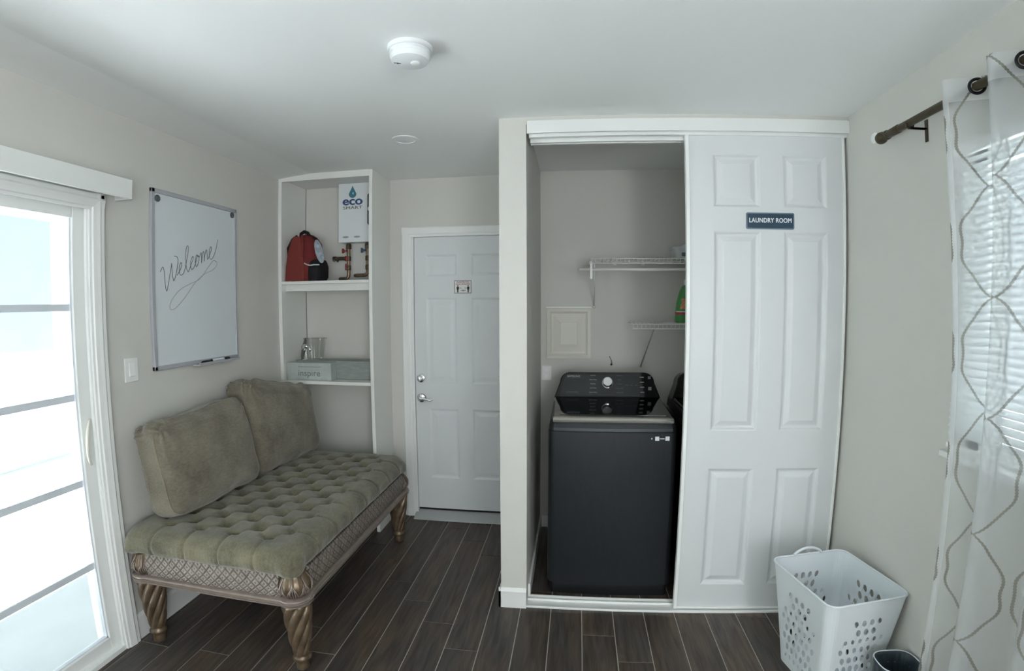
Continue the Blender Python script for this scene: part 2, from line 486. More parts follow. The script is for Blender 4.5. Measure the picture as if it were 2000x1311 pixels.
def text(name, body, m, loc, rot, size, parent, extrude=0.0006, offset=0.0, align='CENTER', spacing=1.0, shear=0.0, sx=1.0, width=None, bold=0.0):
    c = bpy.data.curves.new(name, 'FONT')
    c.body = body; c.size = size; c.extrude = extrude; c.offset = offset
    c.align_x = align; c.align_y = 'CENTER'; c.space_character = spacing; c.shear = shear
    c.materials.append(m)
    tmp = bpy.data.objects.new(name + '_outline', c)
    COL.objects.link(tmp)
    me = bpy.data.meshes.new_from_object(tmp.evaluated_get(bpy.context.evaluated_depsgraph_get()))
    bpy.data.objects.remove(tmp); bpy.data.curves.remove(c)
    me.name = name
    if bold:
        b_ = bmesh.new(); b_.from_mesh(me); g0 = list(b_.verts) + list(b_.edges) + list(b_.faces)
        for k_, (dx_, dy_) in enumerate(((1, 0), (-1, 0), (0, .7), (0, -.7))):
            r_ = bmesh.ops.duplicate(b_, geom=g0)
            bmesh.ops.translate(b_, verts=[v for v in r_['geom'] if isinstance(v, bmesh.types.BMVert)], vec=(dx_ * bold, dy_ * bold, -.00002 * (k_ + 1)))
        b_.to_mesh(me); b_.free()
    if width:
        xs_ = [v.co.x for v in me.vertices]; sx = width / (max(xs_) - min(xs_))
    o = bpy.data.objects.new(name, me)
    wm = Matrix.Translation(Vector(loc)) @ Euler(rot).to_matrix().to_4x4() @ Matrix.Diagonal((sx, 1, 1, 1))
    COL.objects.link(o)
    if parent:
        o.parent = parent
        wm = pmat(parent).inverted() @ wm
    o.matrix_local = wm
    return o
FACE = (PI / 2, 0, 0)            # lettering that faces the camera (towards -y)

# ------------------------------------------------------------------ numbers of the room (metres)
YB = 1.079; ICB = 1.014; H = 2.44; XA = 1.6365; XB = 1.7667; XR = 3.297
REAR = -4.8
DY0, DY1 = -2.75, -0.705         # sliding door opening in the left wall
PL, PP = 0.6497, 0.1555

# ------------------------------------------------------------------ floor (planks of tile over grout)
JT = {-4: -.66, -3: -.10, -2: .28, -1: .02, 0: -.338, 1: -.515, 2: .159, 3: -.0153, 4: -.19, 5: -.377, 9: -.2056, 10: -.3887, 14: -.0338, 13: -.76}
mb = MB(); tones = []
LEN = 0.914
mb.box(0, XR, REAR, YB, -0.06, -0.0025)
n_g = len(mb.bm.faces)
for c in range(-5, 18):
    x0 = max(0.0, PL + c * PP + 0.0022); x1 = min(XR, PL + (c + 1) * PP - 0.0022)
    if x1 - x0 < 0.01: continue
    j = JT.get(c, .159 - .183 * (c - 2))
    k0 = int(math.floor((REAR - j) / LEN))
    for k in range(k0, k0 + 9):
        y0 = max(REAR, j + k * LEN + 0.002); y1 = min(YB, j + (k + 1) * LEN - 0.002)
        if y1 - y0 < 0.02: continue
        mb.box(x0, x1, y0, y1, -0.004, 0.0, bev=0.0008, seg=1)
        tones.append(random.random())
bm = mb.bm
for i, f in enumerate(bm.faces):
    pass
lay = bm.faces.layers.float.new('tone')
bm.faces.ensure_lookup_table()
for f in bm.faces:
    c = f.calc_center_median()
    if c.z < -0.0024 and f.calc_area() > 1 or c.z < -0.01:
        f.material_index = 1
        continue
    col_ = math.floor((c.x - PL) / PP); j = JT.get(col_, .159 - .183 * (col_ - 2)); k = math.floor((c.y - j) / LEN)
    f[lay] = (math.sin(col_ * 12.9898 + k * 78.233) * 43758.5453) % 1.0
struct('floor', mb, [M['plank'], M['grout']])

# ------------------------------------------------------------------ walls
def wall_with_hole(axis, a0, a1, t0, t1, z1, h0, h1, hz0, hz1):
    """a wall slab along an axis with one rectangular opening"""
    m_ = MB()
    def bx(p, q, r, s):
        if q - p < 1e-4 or s - r < 1e-4: return
        if axis == 'y': m_.box(t0, t1, p, q, r, s)
        else: m_.box(p, q, t0, t1, r, s)
    bx(a0, h0, -0.06, z1); bx(h1, a1, -0.06, z1); bx(h0, h1, -0.06, hz0); bx(h0, h1, hz1, z1)
    return m_
struct('wall_left', wall_with_hole('y', REAR, YB + 0.12, -0.14, 0.0, H, DY0, DY1, -0.02, 2.03), M['wall'])
WY0, WY1, WZ0, WZ1 = -2.35, -0.745, 1.05, 2.07
struct('wall_right', wall_with_hole('y', REAR, YB + 0.12, XR, XR + 0.14, H, WY0, WY1, WZ0, WZ1), M['wall'])
struct('wall_back', wall_with_hole('x', -0.14, XA + 0.06, YB, YB + 0.12, H, 0.862, 1.69, -0.02, 2.031), M['wall'])
struct('wall_closet_back', MB().box(XB, XR, ICB, YB + .12, 0, H), M['wall'])
struct('wall_rear', wall_with_hole('x', -0.14, XR + 0.14, REAR - 0.14, REAR, H, 0.6, 3.0, 0.05, 2.3), M['wall'])
struct('wall_partition', MB().box(XA, XB, 0, YB, 0, H), M['wall'])
struct('wall_closet_header', MB().box(XB, XR, 0.0, 0.10, 2.405, H), M['wall'])
# ceiling: flat, with a slightly sloping strip along the left wall
struct('ceiling', MB().box(0.25, XR, REAR, YB, H, H + 0.2).prism([(0.0, H - 0.022), (0.252, H + 0.0005), (0.252, H + 0.2), (0.0, H + 0.2)], 'y', REAR, YB), M['ceiling'])
struct('shading_roof', MB().box(-0.45, XR + 0.75, REAR - 5.0, YB + 0.4, H + 0.2, H + 0.32), M['beige'])  # unseen roof, stretched past the rear and right walls to shade the ground

# baseboards
def base_prof(z=0.10, t=0.012):
    return [(0, 0), (t, 0), (t, z - 0.018), (t * 0.55, z - 0.006), (t * 0.3, z), (0, z)]
struct('baseboard_left', MB().prism(base_prof(0.125), 'y', -0.648, 0.745), M['trim'])
m_ = MB().prism([(XA - p[0], p[1]) for p in base_prof(0.11)], 'y', -0.012, YB)
m_.prism([(-p[0], p[1]) for p in base_prof(0.11)], 'x', XA - 0.012, XB)
struct('baseboard_partition', m_, M['trim'])
struct('baseboard_right', MB().prism([(XR - p[0], p[1]) for p in base_prof(0.11)], 'y', REAR, -0.002), M['trim'])
struct('baseboard_closet', MB().box(XB, XB + 0.012, 0.09, ICB, 0, 0.085).box(XB + .012, XR, ICB - 0.012, ICB, 0, 0.085), M['trim'])
struct('baseboard_back', MB().box(0.694, 0.79, YB - 0.012, YB, 0, 0.11), M['trim'])

# ------------------------------------------------------------------ door_1: sliding patio door in the left wall
d1 = thing('door_1', None, None, (0, -1.72, 0)); d1['kind'] = 'structure'
# moulded casing: stepped profile standing off the wall
def casing_prof(w):  # (offset from opening outward, thickness)
    return [(0, 0.0), (0, .012), (.010, .014), (.014, .019), (.030, .021), (.045, .0245), (.052, .021), (w - .004, .021), (w, .016), (w, 0.0)]
cy = -0.655
cw = 0.072
m_ = MB().prism([(p[1], cy - cw + p[0]) for p in casing_prof(cw)], 'z', 0, 2.037)
m_.prism([(p[1], 2.037 - cw + p[0]) for p in casing_prof(cw)], 'y', DY0 - .05, cy)
m_.prism([(p[1], DY0 + .022 - p[0]) for p in casing_prof(cw)], 'z', 0, 2.037)
obj('casing', m_, M['trim'], d1)
# vinyl frame lining the opening with stepped tracks
fz = 1.985
m_ = MB()
for (x0, x1, w) in ((-0.14, -0.095, .045), (-0.095, -0.085, .030), (-0.085, -0.012, .012), (-0.012, 0.002, .030)):
    m_.box(x0, x1, DY1 - w, DY1, 0, 2.03)
    m_.box(x0, x1, DY0, DY1, 2.03 - w - .005, 2.03)
    m_.box(x0, x1, DY0, DY0 + w, 0, 2.03)
m_.box(-0.14, 0.004, DY0, DY1, -0.02, 0.022).box(-0.03, -0.02, DY0, DY1, 0.02, 0.034)
obj('frame', m_, M['vinyl'], d1)
# sash
SY1 = -0.717; ST = 0.062
m_ = MB()
SX0, SX1 = -0.068, -0.026
gy1 = SY1 - ST; gy0 = -1.68
m_.box(SX0, SX1, gy1, SY1, 0.03, 1.992, bev=.003)
m_.box(SX0, SX1, gy0 - .06, gy0, 0.03, 1.992, bev=.003)
m_.box(SX0, SX1, gy0, gy1, 1.925, 1.992, bev=.003)
m_.box(SX0, SX1, gy0, gy1, 0.03, 0.085, bev=.003)
sash = obj('sash', m_, M['vinyl'], d1)
m_ = MB()
for z in (1.555, 1.18, .81, .435): m_.box(-0.052, -0.044, gy0, gy1, z - .014, z + .014)
m_.box(-.056, -.036, gy1, gy1 - .007, .085, 1.925).box(-.056, -.036, gy0, gy1, .085, .091)
obj('muntin_grille', m_, M['muntin'], sash)
obj('pane', MB().box(-0.050, -0.046, gy0, gy1, .085, 1.925), M['glass'], sash)
m_ = MB().box(-0.112, -0.076, DY0 + .04, DY0 + .10, .03, 1.992).box(-0.112, -0.076, -1.69, -1.63, .03, 1.992).box(-0.112, -0.076, DY0 + .1, -1.69, 1.925, 1.992).box(-0.112, -0.076, DY0 + .1, -1.69, .03, .085)
for z in (1.555, 1.18, .81, .435): m_.box(-0.100, -0.088, DY0 + .1, -1.69, z - .014, z + .014)
s2 = obj('fixed_sash', m_, M['vinyl'], d1)
obj('pane', MB().box(-0.096, -0.092, DY0 + .1, -1.69, .085, 1.925), M['glass'], s2)
# curved D pull
pts = []
for i in range(17):
    t = i / 16; a = -1 + 2 * t
    q_ = (1 - a * a) ** .7
    pts.append((SX1 + .002 + .034 * q_, -0.736 - 0.044 * q_ - .012 * (1 - t), .983 + a * .096))
obj('handle', MB().tube(pts, [.0045 + .0025 * math.sin(PI * i / 16) for i in range(17)], 10), M['handle_white'], sash, smooth=True)

# cornice box over the sliding door
v = thing('window_cornice', 'long white boxed cornice mounted over the sliding glass door', 'cornice', (0.05, -1.7, 2.03))
m_ = MB().box(0.077, 0.092, -2.9, -0.575, 2.026, 2.112, bev=.002)
obj('front_board', m_, M['trim'], v)
obj('top_board', MB().box(0.0, 0.076, -2.9, -0.575, 2.098, 2.112), M['trim'], v)
obj('end_board', MB().box(0.0, 0.076, -0.587, -0.575, 2.026, 2.098), M['trim'], v)

# ------------------------------------------------------------------ outdoors beyond the sliding door
struct('ground_patio', MB().box(-9, -0.14, -9, 9, -0.2, -0.08), M['concrete'])
struct('ground_yard', MB().box(-0.14, 9, -12, REAR - .14, -0.2, -0.08), M['concrete'])
struct('ground_side', MB().box(XR + .14, 9, REAR - .14, 9, -0.2, -0.08), M['concrete'])
struct('wall_outside', MB().box(-4.2, -3.6, -8, 8, -0.1, 2.75), M['beige'])
o = obj('patio_screen', MB().box(-2.50, -2.42, -1.2, 0.93, 1.21, 2.31).box(-2.5, -2.44, 0.3, 0.36, -0.08, 1.21).box(-2.5, -2.44, -1.1, -1.04, -.08, 1.21), M['outgrey'], origin=(-2.46, -.1, -.08))
tag(o, 'blue-grey screen panel standing outside on the patio beyond the glass', 'screen')
struct('eave', MB().box(-3.7, -2.7, -8, 8, 2.52, 2.62), M['beige'])

# ------------------------------------------------------------------ six panel door builder (front face at y = yf facing -y)
def six_panel(m_, x0, x1, z0, z1, yf, th, pans, depth=0.011):
    """slab with raised panels: pans = list of (x0,x1,z0,z1)"""
    xs = sorted({x0, x1, *[p[0] for p in pans], *[p[1] for p in pans]})
    zs = sorted({z0, z1, *[p[2] for p in pans], *[p[3] for p in pans]})
    bm = m_.bm
    def q(a, b, c, d): m_.face([bm.verts.new(p) for p in (a, b, c, d)])
    for i in range(len(xs) - 1):
        for k in range(len(zs) - 1):
            cx, cz = (xs[i] + xs[i + 1]) / 2, (zs[k] + zs[k + 1]) / 2
            if any(p[0] < cx < p[1] and p[2] < cz < p[3] for p in pans): continue
            q((xs[i], yf, zs[k]), (xs[i + 1], yf, zs[k]), (xs[i + 1], yf, zs[k + 1]), (xs[i], yf, zs[k + 1]))
    for (a, b, c, d) in pans:
        prof = [(0, 0), (.006, .002), (.012, depth * .8), (.018, depth), (.024, depth), (.046, .0035), (.050, .003)]
        rings = [[(a + o_, yf + dy, c + o_), (b - o_, yf + dy, c + o_), (b - o_, yf + dy, d - o_), (a + o_, yf + dy, d - o_)] for o_, dy in prof]
        R = m_.loft(rings, cap=False)
        m_.face(R[-1])
    y2 = yf + th
    q((x0, y2, z0), (x0, y2, z1), (x1, y2, z1), (x1, y2, z0))
    q((x0, yf, z0), (x0, yf, z1), (x0, y2, z1), (x0, y2, z0)); q((x1, yf, z0), (x1, y2, z0), (x1, y2, z1), (x1, yf, z1))
    q((x0, yf, z0), (x0, y2, z0), (x1, y2, z0), (x1, yf, z0)); q((x0, yf, z1), (x1, yf, z1), (x1, y2, z1), (x0, y2, z1))
    return m_

# door_2: exterior door in the back wall
d2 = thing('door_2', None, None, (1.27, YB, 0)); d2['kind'] = 'structure'
YD = YB + 0.012
pans = [(.955, 1.178, 1.748, 1.900), (1.282, 1.505, 1.748, 1.900), (.955, 1.178, .990, 1.597), (1.282, 1.505, .990, 1.597), (.968, 1.184, .296, .810), (1.284, 1.500, .296, .810)]
slab = obj('door_slab', six_panel(MB(), 0.870, 1.680, 0.062, 2.024, YD, .04, pans, .006), M['door'], d2)
obj('jamb', MB().box(.840, .868, YB - .006, YB + .11, 0, 2.031).box(.868, .885, YD + .041, YB + .11, 0, 2.031).box(.84, 1.70, YB - .006, YB + .11, 2.026, 2.054), M['trim'], d2)
def cas2(w): return [(0, 0.0), (0, .010), (.012, .012), (.02, .016), (w - .008, .018), (w, .013), (w, 0)]
m_ = MB().prism([(.852 - p[0], YB - p[1]) for p in cas2(.068)], 'z', 0, 2.094)
m_.prism([(YB - p[1], 2.028 + p[0]) for p in cas2(.068)], 'x', .784, XA)
obj('casing', m_, M['trim'], d2)
obj('door_seal', MB().box(.870, 1.63, YD + .004, YD + .035, .046, .062), M['gap'], d2)
m_ = MB().prism([(YB + .11, 0), (YB - .075, 0), (YB - .07, .006), (YB - .01, .030), (YB + .02, .046), (YB + .11, .046)], 'x', .850, XA)
obj('threshold', m_, M['threshold'], d2)
# deadbolt and lever
m_ = MB().lathe([(.032, 0), (.032, -.008), (.028, -.016), (.018, -.02), (.016, -.030), (.001, -.031)], (.912, YD, 1.028), 'y', 28)
obj('deadbolt', m_, M['chrome'], slab, smooth='auto')
m_ = MB().lathe([(.034, 0), (.034, -.006), (.028, -.014), (.012, -.018), (.011, -.045), (.001, -.047)], (.912, YD, .885), 'y', 28)
m_.tube([(.912, YD - .042, .885), (.935, YD - .044, .886), (.965, YD - .044, .880), (.985, YD - .043, .876), (1.000, YD - .041, .880)], [.010, .009, .008, .0075, .006], 10)
obj('lever_handle', m_, M['chrome'], slab, smooth='auto')

# distancing notice on door_2
sg = thing('door_notice', 'small white notice with red lines and two black figures on the back door', 'sign', (1.221, YD - .001, 1.671))
nx0, nx1, nz0, nz1 = 1.161, 1.281, 1.626, 1.716
obj('notice_sheet', MB().box(nx0, nx1, YD - .0015, YD - .0003, nz0, nz1), M['paper'], sg)
m_ = MB()
for a, b, c, d in ((nx0, nx1, nz1 - .003, nz1), (nx0, nx1, nz0, nz0 + .003), (nx0, nx0 + .003, nz0, nz1), (nx1 - .003, nx1, nz0, nz1)): m_.box(a, b, YD - .0025, YD - .0015, c, d)
obj('printed_border', m_, M['darkprint'], sg)
text('heading', 'PLEASE PRACTICE', M['redprint'], (1.221, YD - .002, 1.704), FACE, .011, sg, .0004, .0003)
text('heading', 'SOCIAL DISTANCING', M['redprint'], (1.221, YD - .002, 1.690), FACE, .0105, sg, .0004, .0003)
text('distance_text', '6 FEET', M['darkprint'], (1.221, YD - .002, 1.645), FACE, .014, sg, .0004, .0004)
for x in (1.185, 1.259):
    m_ = MB().lathe([(.0045, 0), (.0045, -.001)], (x, YD - .0015, 1.678), 'y', 14)
    m_.prism([(x - .008, 1.672), (x + .008, 1.672), (x + .008, 1.654), (x + .0045, 1.652), (x + .004, 1.632), (x - .004, 1.632), (x - .0045, 1.652), (x - .008, 1.654)], 'y', YD - .0025, YD - .0015)
    obj('figure_pictogram', m_, M['darkprint'], sg)
for s_, x in ((-1, 1.206), (1, 1.238)):
    m_ = MB().prism([(x + s_ * -.008, 1.664), (x + s_ * .006, 1.664), (x + s_ * .004, 1.667), (x + s_ * .011, 1.663), (x + s_ * .004, 1.659), (x + s_ * .006, 1.662), (x + s_ * -.008, 1.662)], 'y', YD - .0025, YD - .0015)
    obj('arrow_mark', m_, M['darkprint'], sg)

# ------------------------------------------------------------------ closet front: header fascia, tracks, sliding door
struct('trim_1', MB().box(XB + .004, XR, -0.012, 0.0, 2.358, 2.420, bev=.002), M['trim'])
struct('trim_2', MB().box(XB + .012, XR, 0.012, 0.032, 2.345, 2.405).box(XB + .016, XR, 0.052, 0.064, 2.330, 2.405).box(XB + .016, XR, 0.085, 0.097, 2.330, 2.405).box(XB + .012, XR, 0.0, 0.1, 2.395, 2.405), M['vinyl'])
struct('trim_3', MB().box(XB, XR, -0.002, 0.010, 0, .012, bev=.002).box(XB, XR, 0.010, 0.10, 0, .007).box(XB, XR, 0.060, 0.068, .007, .018).box(XB, XR, .092, .1, .007, .018), M['vinyl'])
d3 = thing('door_3', None, None, (2.9, .03, 0.015)); d3['kind'] = 'structure'
XD0, XD1 = 2.528, 3.276
pans = []
for (a, b) in ((2.642, 2.868), (2.978, 3.194)):
    for (c, d) in ((2.003, 2.257), (.948, 1.892), (.149, .762)): pans.append((a, b, c, d))
slab3 = obj('door_slab', six_panel(MB(), XD0, XD1, .020, 2.352, .022, .018, pans, .012), M['door'], d3)
m_ = MB().box(2.514, 2.532, .014, .046, .014, 2.356, bev=.003).box(3.272, 3.283, .014, .046, .014, 2.356, bev=.002).box(2.532, 3.272, .018, .042, .014, .024)
obj('edge_channel', m_, M['vinyl'], d3)
sg = thing('room_sign', 'dark blue LAUNDRY ROOM sign on the white sliding closet door', 'sign', (2.912, .022, 1.941))
def rrect(x0, x1, z0, z1, r, n=5):
    p = []
    for cx, cz, a0 in ((x1 - r, z1 - r, 0), (x0 + r, z1 - r, PI / 2), (x0 + r, z0 + r, PI), (x1 - r, z0 + r, 1.5 * PI)):
        for i in range(n + 1):
            a = a0 + PI / 2 * i / n; p.append((cx + r * math.cos(a), cz + r * math.sin(a)))
    return p
obj('sign_edge', MB().prism(rrect(2.796, 3.028, 1.902, 1.980, .008), 'y', .0215, .0175), M['signedge'], sg)
obj('sign_face', MB().prism(rrect(2.802, 3.022, 1.908, 1.974, .004), 'y', .0175, .0165), M['signblue'], sg)
text('lettering', 'LAUNDRY ROOM', M['signwhite'], (2.912, .0165, 1.9425), FACE, .030, sg, .0005, 0, spacing=1.08, width=.204, bold=.0009)

# ------------------------------------------------------------------ closet contents
# electrical access panel
ap = thing('access_panel', 'square white framed access panel on the closet back wall', 'panel', (1.953, ICB, 1.355))
m_ = MB()
R = m_.loft([[(1.807 + a, ICB - d, 1.190 + a), (2.098 - a, ICB - d, 1.190 + a), (2.098 - a, ICB - d, 1.520 - a), (1.807 + a, ICB - d, 1.520 - a)]
             for a, d in ((0, 0), (0, .014), (.020, .018), (.034, .004), (.040, .003), (.088, .018), (.092, .020))], cap=False)
m_.face(R[-1])
obj('panel_frame', m_, M['panelcream'], ap)
obj('hinge_strip', MB().box(1.803, 2.102, ICB - .016, ICB, 1.522, 1.532), M['wire'], ap)
o = thing('wall_outlet', 'small white outlet plate low on the closet wall left of the washer', 'outlet', (1.806, ICB, 1.09))
obj('cover_plate', MB().box(1.773, 1.838, ICB - .006, ICB, 1.042, 1.139, bev=.002), M['trim'], o)
obj('socket', MB().box(1.792, 1.820, ICB - .008, ICB - .006, 1.056, 1.084, bev=.0008).box(1.792, 1.820, ICB - .008, ICB - .006, 1.098, 1.126, bev=.0008), M['vinyl'], o)
o = thing('wall_hook', 'tiny wire hook in the closet wall above the washing machine', 'hook', (2.235, ICB, 1.16))
obj('hook_wire', MB().tube([(2.222, ICB - .002, 1.205), (2.226, ICB - .012, 1.197), (2.236, ICB - .016, 1.180), (2.240, ICB - .016, 1.162), (2.236, ICB - .012, 1.152)], .0018, 6), M['brassdk'], o, smooth=True)
obj('hook_plate', MB().sphere((2.237, ICB - .004, 1.150), .007, 10), M['brassdk'], o, smooth=True)

def wire_shelf(name, label, x0, y0, z, x1=XR - .004, rod=False):
    t = thing(name, label, 'shelf', (x0, ICB, z))
    lip = .028
    m_ = MB()
    for yy, zz in ((y0, z), (y0, z - lip), (ICB - .008, z), ((y0 + ICB) / 2, z - .004)):
        m_.tube([(x0, yy, zz), (x1, yy, zz)], .0036, 6)
    obj('long_wires', m_, M['wire'], t, smooth=True)
    m_ = MB(); x = x0 + .004
    while x < x1:
        m_.tube([(x, ICB - .008, z + .003), (x, y0, z + .003), (x, y0 - .002, z - lip)], .0021, 5); x += .0255
    o = obj('cross_wires', m_, M['wire'], t, smooth=True)
    return t
ws = wire_shelf('wire_shelf', 'upper white wire shelf with a hanging rod in the closet', 2.085, .70, 1.822)
obj('hanging_rod', MB().tube([(2.020, .715, 1.757), (XR - .004, .715, 1.757)], .0085, 12), M['wire'], ws, smooth=True)
m_ = MB().box(2.083, 2.098, .70, .712, 1.700, 1.806, bev=.002).tube([(2.090, .712, 1.716), (2.090, .712, 1.762)], .010, 8)
m_.box(2.084, 2.096, .71, ICB, 1.797, 1.806)
obj('rod_hook', m_, M['wire'], ws)
obj('wall_brace', MB().tube([(2.118, ICB - .006, 1.535), (2.112, .75, 1.80)], .0048, 8).sphere((2.119, ICB - .005, 1.530), .010, 10), M['wire'], ws, smooth=True)
for xx in (2.255, 2.44):
    obj('wall_clip', MB().box(xx - .01, xx + .01, ICB - .02, ICB, 1.803, 1.826, bev=.002), M['wire'], ws)
wl = wire_shelf('wire_shelf', 'lower white wire shelf holding the green bottle in the closet', 2.345, .74, 1.428)
obj('wall_brace', MB().tube([(2.431, ICB - .006, 1.140), (2.482, .78, 1.402)], .0045, 8).sphere((2.431, ICB - .005, 1.138), .007, 8), M['brace'], wl, smooth=True)
# green detergent bottle
bt = thing('detergent_bottle', 'green plastic detergent bottle on the lower wire shelf', 'bottle', (2.69, .86, 1.436))
def orect(cx, cy, hx, hy, z, r=.35, n=5):
    p = []
    rr = min(hx, hy) * r
    for sx, sy, a0 in ((1, 1, 0), (-1, 1, PI / 2), (-1, -1, PI), (1, -1, 1.5 * PI)):
        for i in range(n + 1):
            a = a0 + PI / 2 * i / n
            p.append((cx + sx * (hx - rr) + rr * math.cos(a), cy + sy * (hy - rr) + rr * math.sin(a), z))
    return p
m_ = MB()
m_.loft([orect(2.69 + dx, .86, hx, .045, 1.4345 + z, .8) for z, hx, dx in ((0, .060, 0), (.006, .066, 0), (.06, .064, 0), (.13, .057, .002), (.19, .046, .006), (.225, .030, .008), (.235, .020, .008))])
obj('bottle_body', m_, M['green'], bt, smooth='auto')
obj('bottle_cap', MB().lathe([(.021, 0), (.022, .03), (.018, .036), (.001, .037)], (2.698, .86, 1.6685), 'z', 20), M['signwhite'], bt, smooth='auto')
m_ = MB().loft([orect(2.692 + (z - .05) * .03, .858, hx, .0455, 1.4345 + z, .8) for z, hx in ((.085, .060), (.15, .052))])
obj('bottle_label', m_, M['labelmix'], bt, smooth='auto')
m_ = MB().loft([orect(2.6905, .858, .0645, .0462, 1.4345 + z, .8) for z in (.050, .066)])
obj('label_band', m_, M['labelred'], bt, smooth='auto')
m_ = MB().loft([orect(2.6905, .858, .0630, .0462, 1.4345 + z, .8) for z in (.0665, .073)])
obj('label_band', m_, M['signwhite'], bt, smooth='auto')
# translucent tub on the upper shelf
tb = thing('storage_tub', 'shallow translucent tub on the upper wire shelf behind the sliding door', 'tub', (2.74, .86, 1.83))
m_ = MB(); m_.loft([orect(2.74, .86, hx, .09, 1.828 + z, .4) for z, hx in ((0, .125), (.06, .14), (.062, .145), (.075, .145), (.076, .14))])
obj('tub_body', m_, M['tubdish'], tb, smooth='auto')
obj('tub_lid', MB().box(2.66, 2.90, .78, .94, 1.905, 1.918, bev=.004), M['basket'], tb)
obj('tub_contents', MB().box(2.645, 2.86, .766, .80, 1.842, 1.868, bev=.008), M['magnet'], tb)

# ------------------------------------------------------------------ top-load washing machine and dryer beside it
def front_outline(x0, x1, yf, yb, bow, r=.02, n=80):
    """plan outline with a gently bowed front"""
    p = []
    cx, hx = (x0 + x1) / 2, (x1 - x0) / 2
    for i in range(n + 1):
        t = -1 + 2 * i / n
        tt = abs(t)
        y = yf + bow * t * t
        if tt > .92: y += (1 - math.sqrt(max(0, 1 - ((tt - .92) / .08) ** 2))) * r * 1.4
        p.append((cx + hx * t, y))
    p += [(x1, yb), (x0, yb)]
    return p
def appliance(x0, label, washer=True):
    w = .655; x1 = x0 + w; cx = x0 + w / 2
    t = thing('washing_machine' if washer else 'dryer', label, 'washing machine' if washer else 'dryer', (cx, .45, 0))
    YF, YK = .135, .80
    obj('toe_base', MB().prism(front_outline(x0 + .012, x1 - .012, YF + .02, YK, .010), 'z', 0.0, .075), M['black'], t)
    m_ = MB()
    pts = front_outline(x0, x1, YF, YK, .012)
    obj('cabinet', m_.prism(pts, 'z', .075, .905), M['washer'], t, smooth='auto')
    # top deck: chamfered collar above the front panel
    rings = []
    for z, ins in ((.905, .0), (.911, .003), (.925, .004), (.948, .012), (.960, .022)):
        p = front_outline(x0 + ins * .7, x1 - ins * .7, YF + ins * 1.1, YK, .012)
        rings.append([(a, b, z + max(0, (b - YF)) * .035) for a, b in p])
    m_ = MB(); m_.loft(rings)
    obj('top_deck', m_, M['washer'], t)
    # glossy lid
    def lid(ins, z, y0, y1):
        p = [(x0 + .022 + ins, y0 + ins), (x0 + .030 + ins, y0 - .004 + ins), (x1 - .030 - ins, y0 - .004 + ins), (x1 - .022 - ins, y0 + ins), (x1 - .012 - ins, y1), (x0 + .012 + ins, y1)]
        return [(a, b, z + (b - y0) * .035) for a, b in p]
    m_ = MB(); m_.loft([lid(0, .955, .155, .66), lid(0, .974, .155, .66), lid(.006, .978, .158, .66)])
    ld = obj('lid', m_, M['glossblack'], t)
    m_ = MB(); m_.loft([[(x0 + .055, .205, .9802), (x1 - .055, .205, .9802), (x1 - .035, .62, .9946), (x0 + .035, .62, .9946)],
                        [(x0 + .055, .205, .9815), (x1 - .055, .205, .9815), (x1 - .035, .62, .9960), (x0 + .035, .62, .9960)]])
    obj('lid_window', m_, M['glossblack'], ld)
    obj('lid_gap_strip', MB().box(x0 + .028, x1 - .028, .150, .30, .948, .9565, bev=.002), M['black'], t)  # black strip put in for the dark gap below the lid grip
    if washer:
        m_ = MB(); m_.loft([[(x0 + .024, y, z) for y, z in ((.143, .957), (.141, .966), (.150, .976), (.165, .979), (.16, .957))],
                            [(x1 - .024, y, z) for y, z in ((.143, .957), (.141, .966), (.150, .976), (.165, .979), (.16, .957))]])
        obj('lid_grip', m_, M['lidtrim'], ld)
    # console: slanted face, tapering to rounded shoulders
    def sec(u, half):
        pass
    yb0, yt0 = .655, .725
    zb, zt = .985, 1.135
    def outline(shr):   # face outline, local (x along, s up the slant 0..1)
        p = [(x0 + .008 + shr, 0 + shr * 4), (x1 - .008 - shr, 0 + shr * 4)]
        for i in range(9):
            a = i / 8 * PI / 2
            p.append((x1 - .105 - shr + .062 * math.cos(a), .62 + .38 * math.sin(a) - shr * 4))
        for i in range(9):
            a = PI / 2 + i / 8 * PI / 2
            p.append((x0 + .105 + shr + .062 * math.cos(a), .62 + .38 * math.sin(a) - shr * 4))
        return p
    def at(p, off):
        s = p[1]; n = Vector((0, -(zt - zb), (yt0 - yb0))).normalized() * -1
        return (p[0], yb0 + (yt0 - yb0) * s - off * .9, zb + (zt - zb) * s + off * .42)
    m_ = MB()
    m_.loft([[(p[0], .825, zb - .03 + (zt - zb + .02) * p[1]) for p in outline(0)], [at(p, 0) for p in outline(0)], [at(p, .006) for p in outline(.006)]])
    con = obj('console', m_, M['glossblack'], t)
    if not washer: return t
    # matte display face
    m_ = MB()
    q = [(x0 + .040, .10), (x1 - .135, .10), (x1 - .150, .90), (x0 + .095, .90), (x0 + .072, .78)]
    m_.loft([[at(p, .0062) for p in q], [at(p, .0075) for p in q]])
    obj('console_face', m_, M['consoleface'], con)
    sl = math.atan2(zt - zb, yt0 - yb0)
    # dial
    c = at((cx + .002, .58), .008)
    nrm = Vector((0, -.906, .423)).normalized()
    m_ = MB()
    rings = []
    e1 = Vector((1, 0, 0)); e2 = nrm.cross(e1)
    for r, hgt in ((.034, 0), (.034, .004), (.0305, .006), (.030, .024), (.026, .028), (.012, .0285), (.001, .0275)):
        rings.append([Vector(c) + nrm * hgt + (e1 * math.cos(2 * PI * k / 36) + e2 * math.sin(2 * PI * k / 36)) * r for k in range(36)])
    m_.loft(rings)
    obj('dial_knob', m_, M['chrome'], con, smooth='auto')
    rot = (sl, 0, 0)
    def tx(name, s, x, v_, size, m2=M['mark'], off=0.0, al='CENTER'):
        text(name, s, m2, at((x, v_), .0082), rot, size, con, .0003, off, al)
